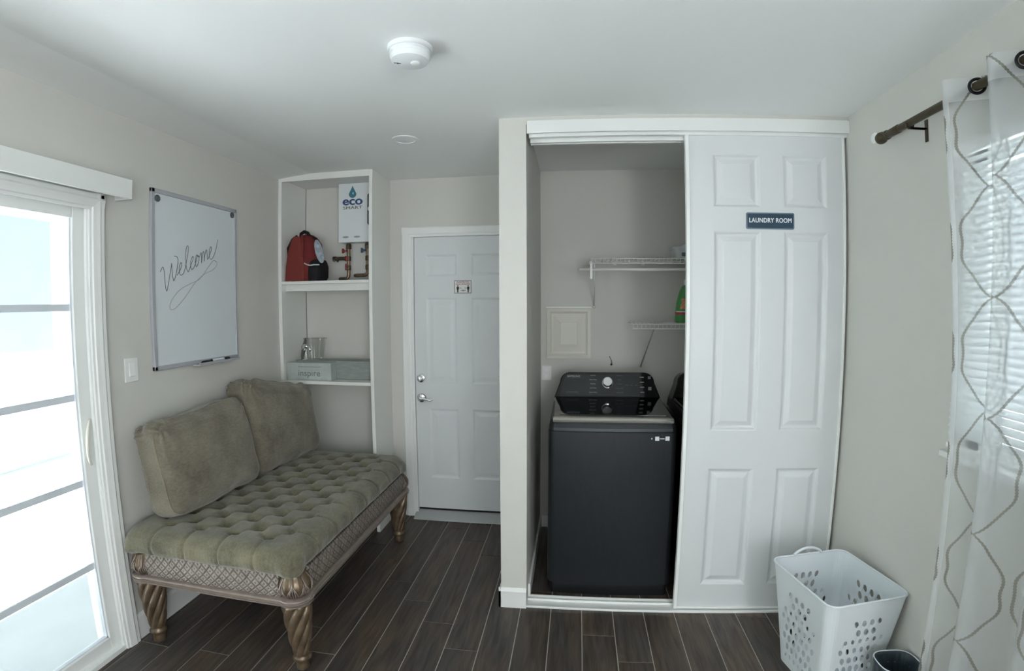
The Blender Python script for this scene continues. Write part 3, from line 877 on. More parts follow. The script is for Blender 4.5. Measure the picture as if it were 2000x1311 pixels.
    tx('brand_lettering', 'SAMSUNG', x0 + .125, .82, .0175, M['mark'])
    tx('model_lettering', 'ACTIVE WATERJET', x0 + .118, .22, .0088, M['markdim'])
    for k, s in enumerate(('Normal', 'Heavy Duty', 'Bedding', 'Self Clean', 'Quick Wash')):
        tx('cycle_lettering', s, cx - .085, .86 - k * .16, .0095, M['mark'])
    for k, s in enumerate(('Delicates', 'Wool', 'Towels', 'Rinse + Spin', 'Small Load')):
        tx('cycle_lettering', s, cx + .075, .86 - k * .16, .0095, M['markdim'])
    for k in range(3):
        tx('option_lettering', 'Temp Spin Soil'.split()[k], x0 + .446 + k * .028, .50, .008, M['markdim'])
    m_ = MB()
    for k in range(4):
        a = at((x1 - .118, .80 - .19 * k), .0085); m_ = MB(); m_.box(a[0] - .012, a[0] + .012, a[1] - .001, a[1] + .001, a[2] - .003, a[2] + .003); obj('indicator_mark', m_, M['markdim'], con)
    for k, (sx_, sz_) in enumerate(((.009, .010), (.010, .012))):
        a = at((x1 - .072, .78 - .42 * k), .0085); m_ = MB(); m_.box(a[0] - sx_, a[0] + sx_, a[1] - .001, a[1] + .001, a[2] - sz_, a[2] + sz_); obj('indicator_mark', m_, M['markdim'], con)
    m_ = MB()
    m_.box(2.400, 2.420, YF - .002, YF + .004, .868, .889).box(2.452, 2.472, YF + .001, YF + .008, .868, .889).box(2.424, 2.448, YF - .001, YF + .005, .876, .880).box(2.380, 2.386, YF - .002, YF + .004, .875, .881)
    obj('front_sticker', m_, M['sticker'], t)
    return t
appliance(1.862, 'black top-loading washing machine with a chrome dial in the closet')
appliance(2.572, 'black dryer half hidden behind the sliding closet door', False)

# ------------------------------------------------------------------ built-in shelving unit in the left corner
YS = 0.749
sh = thing('shelving_unit', 'tall white built-in shelving unit in the left corner', 'shelving unit', (.35, .9, 0))
obj('side_panel', MB().box(0.001, 0.026, YS, YB, 1.0, H - .023).box(.001, .012, YS + .01, YB, .126, 1.0), M['shelfwhite'], sh)
obj('side_panel', MB().box(0.668, 0.692, YS, YB, 0.0, H - .001, bev=.0015), M['shelfwhite'], sh)
obj('top_panel', MB().box(0.026, 0.668, YS, YB, 2.414, H - .03 + .012, bev=.001).box(0.001, .668, YS - .0005, YS + .02, H - .044, H - .0005), M['shelfwhite'], sh)
s1 = obj('shelf_board', MB().box(0.0265, 0.6675, YS, YB, 1.696, 1.716, bev=.0015), M['shelfwhite'], sh)
obj('cleat', MB().box(0.0265, 0.6675, YS + .055, YS + .073, 1.650, 1.696), M['shelfwhite'], s1)
obj('shelf_board', MB().box(0.0265, 0.6675, YS, YB, 1.018, 1.040, bev=.0015), M['shelfwhite'], sh)
obj('back_seam', MB().box(0.026, 0.030, YB - .004, YB, 1.040, 1.650).box(0.026, 0.030, YB - .004, YB, 1.716, 2.414), M['greyprint'], sh)

# tankless water heater
wh = thing('water_heater', 'white wall-hung tankless water heater with a blue drop logo', 'water heater', (.47, .98, 1.99))
YH = YB - .105
obj('casing', MB().box(.343, .655, YH, YB, 1.993, 2.412, bev=.004), M['heater'], wh)
obj('control_panel', MB().prism(rrect(.566, .640, 2.105, 2.335, .02), 'y', YH - .004, YH + .002), M['glossblack'], wh)
obj('control_knob', MB().lathe([(.018, 0), (.018, -.012), (.001, -.014)], (.590, YH - .004, 2.22), 'y', 20), M['chrome'], wh, smooth='auto')
cxl, czl = .452, 2.340
dp = []
for i in range(40):
    a = 2 * PI * i / 40
    r = .024
    x = r * math.sin(a) * (1 if math.cos(a) < 0 else (1 - math.cos(a) ** 1.2 * .9)); z = -r * math.cos(a) * -1
    z = r * math.cos(a) if math.cos(a) < 0 else .050 * math.cos(a) ** 1.1
    dp.append((cxl + x * 1.18, czl + z * 1.18 - .006))
obj('drop_logo', MB().prism(dp, 'y', YH - .0015, YH + .001), M['teal'], wh)
obj('drop_highlight', MB().prism([(cxl + .004 + .004 * math.cos(2 * PI * i / 12), czl - .002 + .009 * math.sin(2 * PI * i / 12)) for i in range(12)], 'y', YH - .0022, YH - .0014), M['heater'], wh)
text('logo_lettering', 'eco', M['ecoblue'], (.452, YH - .001, 2.283), FACE, .084, wh, .0006, 0, width=.152, bold=.0028)
text('logo_lettering', 'SMART', M['greyprint'], (.452, YH - .001, 2.236), FACE, .028, wh, .0005, 0, spacing=1.1, width=.146, bold=.0006)
for x in (.400, .486):
    m_ = MB().prism([(x + .024 * math.cos(2 * PI * i / 16), 2.030 + .007 * math.sin(2 * PI * i / 16)) for i in range(16)], 'y', YH - .0012, YH + .001)
    obj('rating_mark', m_, M['lightprint'], wh)

def pipe_set(name, label, x, hx, side=False, valve=M['redvalve'], zlow=1.740):
    t = thing(name, label, 'pipe', (x, YB - .05, 1.73))
    y = YB - .055
    m_ = MB().tube([(x, y, 1.992), (x, y, 1.90), (x, y, 1.785), (x, y - .002, zlow + .018), (x - .008, y - .004, zlow + .004), (x - .02, y - .004, zlow), (x - hx, y - .004, zlow), (x - hx - .012, y + .004, zlow), (x - hx - .014, y + .05, zlow)], .012, 12)
    obj('pipe_run', m_, M['copper'], t, smooth='auto')
    for pr_, sg_ in (([(.019, 1.950), (.021, 1.955), (.021, 1.978), (.017, 1.990)], 6), ([(.014, 1.865), (.0165, 1.870), (.0165, 1.895), (.014, 1.90)], 12), ([(.014, 1.80), (.0165, 1.804), (.0165, 1.83), (.014, 1.835)], 12)):
        obj('fitting', MB().lathe(pr_, (x, y, 0), 'z', sg_), M['brassdk'], t, smooth='auto')
    m_ = MB().tube([(x, y, 1.94), (x - .02, y - .01, 1.937)], .008, 8).sphere((x - .034, y - .014, 1.936), .013, 12, (1, .6, 1.1)).box(x - .046, x - .030, y - .018, y - .010, 1.920, 1.955, bev=.003)
    obj('valve_handle', m_, valve, t, smooth='auto')
    if side:
        m_ = MB().tube([(x - .01, y - .004, 1.882), (x - .055, y - .006, 1.884), (x - .10, y - .006, 1.884)], .013, 12)
        m_.lathe([(.017, -.118), (.017, -.095)], (x, y - .006, 1.884), 'x', 10)
        m_.tube([(x - .105, y - .006, 1.884), (x - .112, y - .008, 1.862)], .009, 8).tube([(x - .078, y - .006, 1.878), (x - .078, y - .02, 1.862)], .007, 8)
        obj('drain_spigot', m_, M['brassdk'], t, smooth='auto')
        obj('drain_collar', MB().tube([(x - .012, y - .004, 1.900), (x - .012, y - .008, 1.865)], .015, 8), M['redvalve'], t, smooth='auto')
        obj('drain_collar', MB().tube([(x - .012, y - .004, 1.845), (x - .012, y - .006, 1.800)], .012, 8), M['redvalve'], t, smooth='auto')
    return t
pipe_set('water_pipe', 'left copper water pipe with a red valve below the heater', .400, .058, True)
pipe_set('water_pipe', 'right copper water pipe with a blue valve beside the shelf side', .545, .085, False, M['bluevalve'], 1.762)

# backpack on the upper shelf
bp = thing('backpack', 'red and black backpack standing on the upper shelf', 'backpack', (.16, .90, 1.716))
def sect(z, x0, x1, y0, y1, n=20, e=2.6):
    r = []; n = n * 2
    for i in range(n):
        a = 2 * PI * i / n
        c_, s_ = math.cos(a), math.sin(a)
        r.append(((x0 + x1) / 2 + (x1 - x0) / 2 * math.copysign(abs(c_) ** (2 / e), c_), (y0 + y1) / 2 + (y1 - y0) / 2 * math.copysign(abs(s_) ** (2 / e), s_), z))
    return r
Z0 = 1.7165
m_ = MB()
m_.loft([sect(Z0 + z, a, b, c, d) for z, a, b, c, d in ((0, .045, .20, .80, .97), (.01, .030, .235, .785, .99), (.10, .036, .250, .78, 1.0), (.20, .050, .250, .79, 1.0), (.27, .070, .235, .80, .99), (.31, .095, .205, .82, .97), (.328, .125, .180, .86, .94))])
body = obj('main_compartment', m_, M['red'], bp, smooth=True)
m_ = MB(); m_.loft([sect(Z0 + z, a, b, .775, .80, 16, 4) for z, a, b in ((.004, .034, .178), (.10, .040, .178), (.20, .056, .172), (.28, .085, .160), (.305, .100, .150))])
obj('front_pocket', m_, M['redstrap'], bp, smooth='auto')
obj('front_flap', MB().box(.165, .180, .766, .785, Z0 + .165, Z0 + .315, bev=.005), M['redstrap'], bp)
m_ = MB(); m_.loft([sect(Z0 + z, a, b, c, .96, 16) for z, a, b, c in ((.001, .182, .275, .795), (.03, .180, .296, .785), (.10, .182, .298, .785), (.135, .186, .284, .80), (.150, .20, .27, .82))])
obj('side_pocket', m_, M['blackfab'], bp, smooth='auto')
obj('reflective_tape', MB().tube([(.184, .779, Z0 + .122), (.205, .778, Z0 + .112), (.228, .777, Z0 + .106), (.255, .779, Z0 + .110), (.290, .795, Z0 + .110)], .0045, 6), M['reflect'], bp, smooth=True)
obj('top_handle', MB().tube([(.105, .87, Z0 + .305), (.115, .86, Z0 + .335), (.145, .85, Z0 + .347), (.170, .85, Z0 + .338), (.185, .86, Z0 + .31), (.225, .87, Z0 + .29)], .012, 8), M['blackfab'], bp, smooth=True)
obj('shoulder_strap', MB().tube([(.110, .82, Z0 + .315), (.078, .81, Z0 + .290), (.050, .80, Z0 + .23), (.042, .82, Z0 + .17), (.040, .86, Z0 + .075)], .011, 8).tube([(.040, .86, Z0 + .075), (.012, .85, Z0 + .045), (.024, .84, Z0 + .03), (.010, .84, Z0 + .004)], .008, 8), M['blackfab'], bp, smooth=True)
m_ = MB()
m_.loft([[(.288 + .030 * math.cos(2 * PI * i / 24) + .020 * (-math.sin(2 * PI * i / 24)), .800 + dy, Z0 + .200 + .080 * math.sin(2 * PI * i / 24)) for i in range(24)] for dy in (0, -.006)])
obj('patch', m_, M['tag'], bp)
obj('hanging_cord', MB().tube([(.286, .80, Z0 + .09), (.299, .79, Z0 + .05), (.296, .79, Z0 + .015)], .003, 6), M['blackfab'], bp, smooth=True)

# cartons, clear tub and chrome fixture on the lower shelf
ZL = 1.0405
o = thing('carton', 'long grey carton on the lower shelf, its darker end to the right', 'box', (.36, .93, ZL))
obj('carton_body', MB().box(.055, .664, .86, 1.00, ZL, 1.168, bev=.002), M['card_dark'], o)
obj('tape_seam', MB().box(.055, .664, .92, .94, 1.1682, 1.1688), M['card_light'], o)
o = thing('carton', 'pale carton printed inspire in front on the lower shelf', 'box', (.2, .81, ZL))
obj('carton_body', MB().box(.034, .372, .775, .855, ZL, 1.160, bev=.002), M['card_light'], o)
text('lettering', 'inspire', M['greyprint'], (.205, .7745, 1.088), FACE, .060, o, .0004, 0, spacing=1.05)
obj('printed_stripe', MB().box(.12, .30, .7742, .775, 1.130, 1.136).box(.11, .37, .7742, .775, 1.046, 1.049), M['lightprint'], o)
o = thing('clear_box', 'clear plastic box standing on the cartons in the shelving unit', 'box', (.18, .90, 1.169))
m_ = MB()
R = m_.loft([sect(1.169 + z, a, b, .87, .97, 20, 5) for z, a, b in ((0, .115, .235), (.14, .108, .250), (.142, .104, .256), (.150, .104, .256))], cap=False)
m_.face(R[0])
obj('box_wall', m_, M['clear'], o, smooth='auto')
obj('box_rim', MB().tube([p for p in sect(1.320, .104, .256, .87, .97, 24, 5)], .0025, 6, closed=True), M['clear'], o, smooth=True)
ft = thing('faucet_trim', 'chrome shower faucet trim with a lever on the lower shelf', 'faucet', (.125, .865, 1.162))
m_ = MB()
m_.loft([[(.120 + .028 * math.cos(2 * PI * i / 28) * s + .018 * math.sin(2 * PI * i / 28) * s + dx, .862 - .02 * math.cos(2 * PI * i / 28) * s + dy, 1.248 + .078 * math.sin(2 * PI * i / 28) * s) for i in range(28)]
         for s, dx, dy in ((1, 0, 0), (.97, .003, -.004), (.7, .006, -.008), (.02, .007, -.009))])
obj('escutcheon', m_, M['darkchrome'], ft, smooth='auto')
obj('lever', MB().tube([(.126, .853, 1.262), (.150, .835, 1.268), (.175, .825, 1.270)], [.020, .018, .013], 12).tube([(.172, .826, 1.272), (.190, .82, 1.255), (.200, .818, 1.236)], [.010, .008, .006], 10).tube([(.150, .835, 1.262), (.140, .83, 1.235)], [.008, .005], 8), M['chrome'], ft, smooth=True)
obj('foot', MB().box(.108, .130, .8565, .868, 1.1605, 1.185), M['chrome'], ft)

# ------------------------------------------------------------------ whiteboard, magnets, marker, switch
wb = thing('whiteboard', 'framed whiteboard with a handwritten Welcome on the left wall', 'whiteboard', (0, -.06, 1.69))
by0, by1, bz0, bz1 = -.388, .270, 1.244, 2.126
obj('writing_surface', MB().box(0.001, .010, by0 + .012, by1 - .012, bz0 + .012, bz1 - .012), M['board'], wb)
m_ = MB(); fw_ = .022
m_.box(0.0, .017, by0, by0 + fw_, bz0, bz1, bev=.003).box(0.0, .017, by1 - fw_ * .6, by1, bz0, bz1, bev=.003)
m_.box(0.0, .017, by0, by1, bz1 - fw_, bz1, bev=.003).box(0.0, .017, by0, by1, bz0, bz0 + fw_, bev=.003)
obj('frame', m_, M['alu'], wb)
obj('marker_tray', MB().box(.017, .060, -.12, .225, bz0 - .002, bz0 + .003).box(.055, .060, -.12, .225, bz0 + .003, bz0 + .010), M['alu'], wb)
# handwriting as thin strokes on the surface: letters in a slanted frame (u right, v up)
o0 = Vector((0.0112, -.315, 1.640)); ud = Vector((0, .447, .214)).normalized(); vd = Vector((0, -.0, 1.0))
def wr(strokes, name, m__, r=.0021, sc=.066):
    m_ = MB()
    for st in strokes:
        # Catmull-Rom through the stroke points
        P = [st[0]] + st + [st[-1]]; out = []
        for i in range(1, len(P) - 2):
            for k in range(6):
                t = k / 6
                q = [0, 0]
                for d in (0, 1):
                    p0_, p1_, p2_, p3_ = P[i - 1][d], P[i][d], P[i + 1][d], P[i + 2][d]
                    q[d] = .5 * ((2 * p1_) + (-p0_ + p2_) * t + (2 * p0_ - 5 * p1_ + 4 * p2_ - p3_) * t * t + (-p0_ + 3 * p1_ - 3 * p2_ + p3_) * t ** 3)
                out.append(q)
        out.append(st[-1])
        pts = [o0 + ud * (a * sc) + vd * (b * sc) for a, b in out]
        # flat ribbon 0.6 mm proud of the surface
        ring = []
        for i, p in enumerate(pts):
            t = (pts[min(i + 1, len(pts) - 1)] - pts[max(i - 1, 0)]); t = Vector((0, t.y, t.z)).normalized() if t.length > 1e-9 else Vector((0, 1, 0))
            n = Vector((0, -t.z, t.y)) * r
            ring.append([p + n, p + n + Vector((.0006, 0, 0)), p - n + Vector((.0006, 0, 0)), p - n])
        m_.loft(ring)
    return obj(name, m_, m__, wb)
W_ = [[(-.2, 1.35), (0.1, 1.6), (.25, 1.1), (.35, .1), (.5, -.35), (.75, .3), (1.05, 1.3), (1.1, 1.5), (1.15, .9), (1.3, .1), (1.55, .4), (1.85, 1.3), (1.75, 1.75), (1.4, 1.95)]]
WEL = W_ + [[(1.7, .35), (2.1, .6), (2.3, .95), (2.2, 1.15), (2.0, .85), (2.05, .35), (2.3, .15), (2.65, .4), (3.0, 1.3), (3.15, 2.0), (2.95, 2.15), (2.8, 1.6), (2.85, .6), (3.1, .1), (3.4, .45),
        (3.75, .95), (3.65, 1.1), (3.4, .7), (3.5, .15), (3.8, .15), (4.1, .55), (4.3, .95), (4.15, 1.0), (4.0, .55), (4.15, .1), (4.45, .35), (4.5, .8), (4.3, .95), (4.55, .75),
        (4.8, 1.0), (4.85, .15), (4.9, .6), (5.1, 1.0), (5.2, .6), (5.2, .15), (5.3, .65), (5.5, 1.0), (5.6, .5), (5.65, .15), (5.9, .35), (6.2, .8), (6.1, 1.05), (5.9, .7), (6.0, .1), (6.35, .0), (6.8, .5), (7.1, 1.3)]]
wr(WEL, 'handwriting', M['ink'], .0017)
wr([[(6.9, -.55), (6.5, -.25), (5.7, -.55), (4.6, -1.05), (3.4, -.95), (2.0, -.9), (1.0, -1.3), (.8, -1.8), (1.4, -2.05), (2.6, -1.75), (4.0, -1.1), (5.2, -.9), (6.4, -1.0), (6.95, -.8), (6.9, -.5), (6.5, -.25)]], 'underline_flourish', M['ink_faint'], .0013)
for (y, z, lab) in ((-.345, 2.080, 'round grey magnet at the upper left corner of the whiteboard'), (.236, 2.088, 'round grey magnet at the upper right corner of the whiteboard')):
    o = obj('magnet', MB().lathe([(.017, 0), (.017, .004), (.013, .007), (.001, .007)], (.0105, y, z), 'x', 20), M['magnet'], origin=(.0105, y, z), smooth='auto')
    tag(o, lab, 'magnet', 'magnets on the whiteboard')
mk = thing('marker', 'white marker with a dark cap lying in the whiteboard tray', 'marker', (.035, .09, bz0 + .011))
obj('barrel', MB().lathe([(.008, .005), (.008, .105)], (.036, 0, bz0 + .0115), 'y', 12).lathe([(.001, 0), (.001, .001)], (.036, .05, bz0 + .0115), 'y', 6), M['signwhite'], mk, smooth='auto')
obj('cap', MB().lathe([(.0088, .105), (.0088, .150), (.005, .158)], (.036, 0, bz0 + .0122), 'y', 12), M['black'], mk, smooth='auto')
obj('end_plug', MB().lathe([(.005, -.006), (.0083, .0), (.0083, .005)], (.036, 0, bz0 + .0122), 'y', 12), M['black'], mk, smooth='auto')
mk = obj('marker', MB().lathe([(.004, -.075), (.0072, -.065), (.0072, -.012), (.004, -.006)], (.0, 0, 0), 'y', 12), M['black'], smooth='auto')
mk.location = (.034, 0, bz0 + .0103); tag(mk, 'dark marker lying in the tray left of the white one', 'marker')
sw = thing('light_switch', 'white rocker light switch plate beside the sliding door', 'light switch', (0, -.518, 1.268))
obj('switch_plate', MB().box(0.0, .006, -.556, -.481, 1.212, 1.323, bev=.002), M['trim'], sw)
obj('rocker', MB().prism([(.006, 1.236), (.011, 1.238), (.007, 1.300), (.006, 1.300)], 'y', -.534, -.503), M['vinyl'], sw)

# ------------------------------------------------------------------ daybed bench
bn = thing('bench', 'carved bronze daybed bench with an olive tufted seat by the left wall', 'bench', (.48, .015, 0))
LX0, LX1, LY0, LY1 = .103, .862, -.622, .655
def leg_fn():
    def f(a, h):
        if h < .075 or h > .330: return 1.0
        amp = min(1, (h - .075) / .025, (.334 - h) / .02)
        w = abs(math.sin(3.5 * (a - 10.5 * h)))          # eight rope strands with sharp grooves between them
        return 1 + amp * .27 * (w ** .5 - .80)
    return f
prof = [(.024, 0), (.028, .004), (.029, .03), (.026, .042), (.030, .046), (.039, .052), (.041, .058), (.037, .066), (.033, .072), (.033, .078)]
for i in range(1, 61):
    t = i / 60
    h = .078 + t * (.322 - .078)
    prof.append((.034 + (.064 - .034) * (t ** .75) * (1.0 if t < .85 else 1 - (t - .85) * .35), h))
prof += [(.056, .330), (.050, .336)]
for (x, y) in ((LX1, LY0), (LX0, LY0), (LX1, LY1), (LX0, LY1)):
    lg = obj('leg', MB().lathe(prof, (x, y, 0), 'z', 112, leg_fn()), M['carve'], bn, smooth=True)
    # carved leaf bulb above the leg
    pr = []
    for i in range(15):
        t = i / 14
        pr.append((.048 + .020 * math.sin(PI * min(1, t * 1.05)) , .362 + t * .100))
    fnb = lambda a, h: 1 + .10 * (abs(math.cos(4 * a)) - .5) * (1 - .3 * (h - .36) / .1) + .025 * math.sin(22 * a)
    obj('leaf_capital', MB().lathe(pr, (x, y, 0), 'z', 80, fnb), M['carve'], bn, smooth=True)
    m_ = MB()
    for k in range(8):
        a = k * PI / 4 + PI / 8
        for w_ in (.0, .011, .021):
            for sg_ in ((1, -1) if w_ else (1,)):
                pts = []
                for i in range(9):
                    t = i / 8; hh = .368 + t * (.086 - w_ * 1.3)
                    rr = .0485 + .0235 * math.sin(PI * min(1, t * 1.05)) + .002
                    aa = a + sg_ * (w_ / .065) * math.cos(t * PI / 2)
                    pts.append((x + rr * math.cos(aa), y + rr * math.sin(aa), hh))
                m_.tube(pts, .0028, 5)
    obj('leaf_veins', m_, M['rail'], bn, smooth=True)
# moulded bottom rail that swells round each leg
def rail_path():
    P = []
    c = [(LX1, LY0, -PI / 2 - .0, 0.0), (LX1, LY1, 0, PI / 2), (LX0, LY1, PI / 2, PI), (LX0, LY0, PI, 1.5 * PI)]
    for (x, y, a0, a1) in c:
        R_ = .064
        n = 12
        a0e, a1e = a0 - .55, a1 + .55
        for i in range(n + 1):
            a = a0e + (a1e - a0e) * i / n
            P.append((x + R_ * math.cos(a), y + R_ * math.sin(a)))
    return P
P = rail_path()
m_ = MB()
rp = [(-.018, .328), (.004, .328), (.010, .331), (.011, .336), (.005, .339), (.012, .342), (.014, .347), (.007, .350), (.010, .353), (.009, .358), (.002, .362), (-.018, .363)]
n = len(P); cxm, cym = (LX0 + LX1) / 2, (LY0 + LY1) / 2
rings = []
for i in range(n):
    a = Vector(P[i - 1]); b = Vector(P[(i + 1) % n]); t = (b - a).normalized(); nr = Vector((t.y, -t.x))
    rings.append([(P[i][0] + nr.x * d, P[i][1] + nr.y * d, z) for d, z in rp])
m_.loft(rings + [rings[0]], cap=False)
obj('moulded_rail', m_, M['rail'], bn, smooth='auto')
obj('seat_deck', MB().box(LX0 - .02, LX1 + .02, LY0 - .02, LY1 + .02, .335, .365), M['carve'], bn)
# woven apron panels, each side bulging a little
def apron(p0, p1, nrm):
    m_ = MB(); rings = []
    for i in range(13):
        t = i / 12; z = .362 + t * .108
        d = .012 * math.sin(PI * t)
        rings.append([(p0[0] + nrm[0] * d, p0[1] + nrm[1] * d, z), (p1[0] + nrm[0] * d, p1[1] + nrm[1] * d, z),
                      (p1[0] - nrm[0] * .015, p1[1] - nrm[1] * .015, z), (p0[0] - nrm[0] * .015, p0[1] - nrm[1] * .015, z)])
    m_.loft(rings)
    return obj('woven_panel', m_, M['weave'], bn, smooth='auto')
apron((LX0 + .04, LY0 - .048), (LX1 - .04, LY0 - .048), (0, -1))
apron((LX1 + .048, LY0 + .04), (LX1 + .048, LY1 - .04), (1, 0))
apron((LX1 - .04, LY1 + .048), (LX0 + .04, LY1 + .048), (0, 1))
apron((LX0 - .048, LY1 - .04), (LX0 - .048, LY0 + .04), (-1, 0))

def cube_surface(nx, ny, nz):
    """unit-cube surface grid, returns bmesh and its verts with coordinates in [-1,1]^3"""
    bm = bmesh.new(); V = {}
    def v(i, j, k):
        key = (i, j, k)
        if key not in V: V[key] = bm.verts.new((-1 + 2 * i / nx, -1 + 2 * j / ny, -1 + 2 * k / nz))
        return V[key]
    for i in range(nx):
        for j in range(ny):
            for k in (0, nz): bm.faces.new((v(i, j, k), v(i + 1, j, k), v(i + 1, j + 1, k), v(i, j + 1, k)))
    for i in range(nx):
        for k in range(nz):
            for j in (0, ny): bm.faces.new((v(i, j, k), v(i + 1, j, k), v(i + 1, j, k + 1), v(i, j, k + 1)))
    for j in range(ny):
        for k in range(nz):
            for i in (0, nx): bm.faces.new((v(i, j, k), v(i, j + 1, k), v(i, j + 1, k + 1), v(i, j, k + 1)))
    return bm

def round_pos(p, d, r):
    q = Vector((p[0] * d[0], p[1] * d[1], p[2] * d[2]))
    c = Vector([max(-(d[i] - r[i]), min(d[i] - r[i], q[i])) for i in range(3)])
    w = q - c
    wn = Vector([w[i] / r[i] for i in range(3)])
    if wn.length < 1e-9: return q, Vector((0, 0, 1))
    m = max(abs(wn[0]), abs(wn[1]), abs(wn[2]))
    u = wn.normalized() * m
    pos = c + Vector([u[i] * r[i] for i in range(3)])
    return pos, Vector([u[i] / r[i] for i in range(3)]).normalized()

# tufted seat cushion
CX0, CX1, CY0, CY1, CZ0, CZ1 = .022, .925, -.712, .722, .462, .578
dx, dy, dz = (CX1 - CX0) / 2, (CY1 - CY0) / 2, (CZ1 - CZ0) / 2
bm = cube_surface(150, 230, 22)
SX, SY = .086, .086
for v in bm.verts:
    p = v.co.copy()
    pos, nr = round_pos(p, (dx, dy, dz), (.075, .075, .05))
    x, y = pos.x, pos.y
    a = (x / SX + y / SY) / 2 * 1.0; b = (x / SX - y / SY) / 2
    ins = min(dx - .115 - abs(x), dy - .115 - abs(y))
    wgt = max(0, min(1, ins / .03 + .5))
    if p.z > .0:
        up_ = max(0, nr.z)
        # buttons at the diamond lattice with folds between them
        da = a - round(a); db = b - round(b)
        dist = math.hypot((da + db) * SX, (da - db) * SY)
        fold = min(abs(da), abs(db)) * SX * 1.41
        h = -.036 * math.exp(-(dist / .026) ** 2) - .0045 * math.exp(-(fold / .008) ** 2) + .008
        h = h * wgt + .008 * (1 - wgt) * up_
        pos.z += h * up_
    # pleats running from the outer buttons over the edge
    edge = 1 - wgt
    if edge > 0:
        side_x = (dx - abs(x)) < (dy - abs(y))
        s_ = y if side_x else x
        ph = s_ / (2 * SX) + (.0 if side_x else .5)
        dd = abs(ph - round(ph)) * 2 * SX
        g = math.exp(-(dd / .006) ** 2)
        pos -= nr * .007 * g * edge
        pos -= nr * .011 * edge * (.25 + .75 * math.exp(-(dd / .022) ** 2)) * (.5 + .5 * math.sin(s_ * 330 + 4 * math.sin(s_ * 23))) * max(0, 1 - abs(p.z + .2)) * (1 - abs(nr.z)) * (.7 + .6 * noise.noise(Vector((s_ * 9, 0, 3))))
        # puffed sides, sagging over the apron
        pos += Vector((nr.x, nr.y, 0)) * .010 * math.cos(dd / (SX) * PI) * (1 - abs(nr.z)) * .5
    pos += nr * .004 * noise.noise(Vector((x * 7, y * 7, p.z * 2)))
    # corners droop and puff
    cr = max(0, abs(x) / dx - .80) * max(0, abs(y) / dy - .86) * 36
    pos.z -= .030 * min(1, cr * 1.3)
    if x > 0 and y < 0 : pos += Vector((nr.x, nr.y, 0)) * .012 * min(1, cr)
    v.co = pos + Vector(((CX0 + CX1) / 2, (CY0 + CY1) / 2, (CZ0 + CZ1) / 2))
obj('seat_cushion', bm, M['olive_seat'], bn, smooth=True)

# back pillows: things of their own, leaning on the wall
def pillow(label, loc, rot, w, h, t, seed, slope=0.0, nz_=1.0, group='back cushions on the bench'):
    th_ = thing('cushion', label, 'cushion', loc, rot, group)
    bm = cube_surface(28, 64, 52)
    D = (t / 2, w / 2, h / 2); R_ = (.05, .075, .075)
    def shape(p):
        pos, nr = round_pos(p, D, R_)
        u, v_ = p[1], p[2]
        bulge = (1 - abs(u) ** 2.4) * (1 - abs(v_) ** 2.4)
        fx = abs(p[0])
        pos.x += math.copysign(1, p[0]) * .028 * bulge * fx if fx > .3 else 0
        # soft edges pull inwards between the corners
        pos.y -= math.copysign(1, p[1]) * .014 * (1 - v_ * v_) * (abs(p[1]) ** 6) * -1 * .4
        pos.z -= slope * u * (v_ + 1) / 2
        pos.z += .012 * nz_ * noise.noise(Vector((u * 1.6 + seed, seed, .5))) * (abs(v_) ** 3)
        q = Vector((pos.x * 8 + seed * 3, pos.y * 5, pos.z * 5))
        pos += nr * (.010 * nz_ * noise.noise(q * .9) + .0045 * noise.noise(q * 2.6))
        # gathered wrinkles at the top corners and along the top
        wr_ = max(0, v_ - .55) * 2.2
        pos += nr * .006 * wr_ * math.sin(pos.y * 42 + pos.x * 70 + 2.5 * noise.noise(q)) * (.3 + .7 * abs(u))
        # pleats gathered into the upper corners and a soft crease under the top edge
        for us in (-1, 1):
            rr_ = math.hypot((u - us * .92) * w / 2, (v_ - .9) * h / 2)
            an = math.atan2(v_ - .9, u - us * .92)
            pos += nr * .007 * math.exp(-(rr_ / .10) ** 2) * math.sin(11 * an + seed) * (1.3 if us < 0 else .7)
        if p[0] > .2 and -.85 < u < .45:
            pos.x -= .007 * math.exp(-((v_ - .66 + .10 * u * u) / .045) ** 2) * min(1, (u + .85) * 4, (.45 - u) * 2)
        return pos
    for v in bm.verts: v.co = shape(v.co.copy())
    b = obj('cover', bm, M['olive'], th_, smooth=True, world=False)
    # piping along the front and back edges
    for sx in (1, -1):
        pts = []
        nseg = 40
        for side in range(4):
            for i in range(nseg):
                a = -1 + 2 * i / nseg
                u, v_ = ((a, -1), (1, a), (-a, 1), (-1, -a))[side]
                p = shape(Vector((sx * .62, u, v_)))
                pts.append(p)
        obj('piping', MB().tube(pts, .0036, 6, closed=True), M['olive_pipe'], th_, smooth=True, world=False)
    return th_
pillow('olive back cushion nearest the sliding door, leaning on the wall', (.166, -.264, .812), (0, math.radians(-13), math.radians(-2)), .65, .455, .17, 1.3, -.012)
pillow('olive back cushion nearest the shelving unit, leaning on the wall', (.180, .402, .834), (0, math.radians(-9), math.radians(-5)), .635, .50, .17, 5.1, .060, .35)

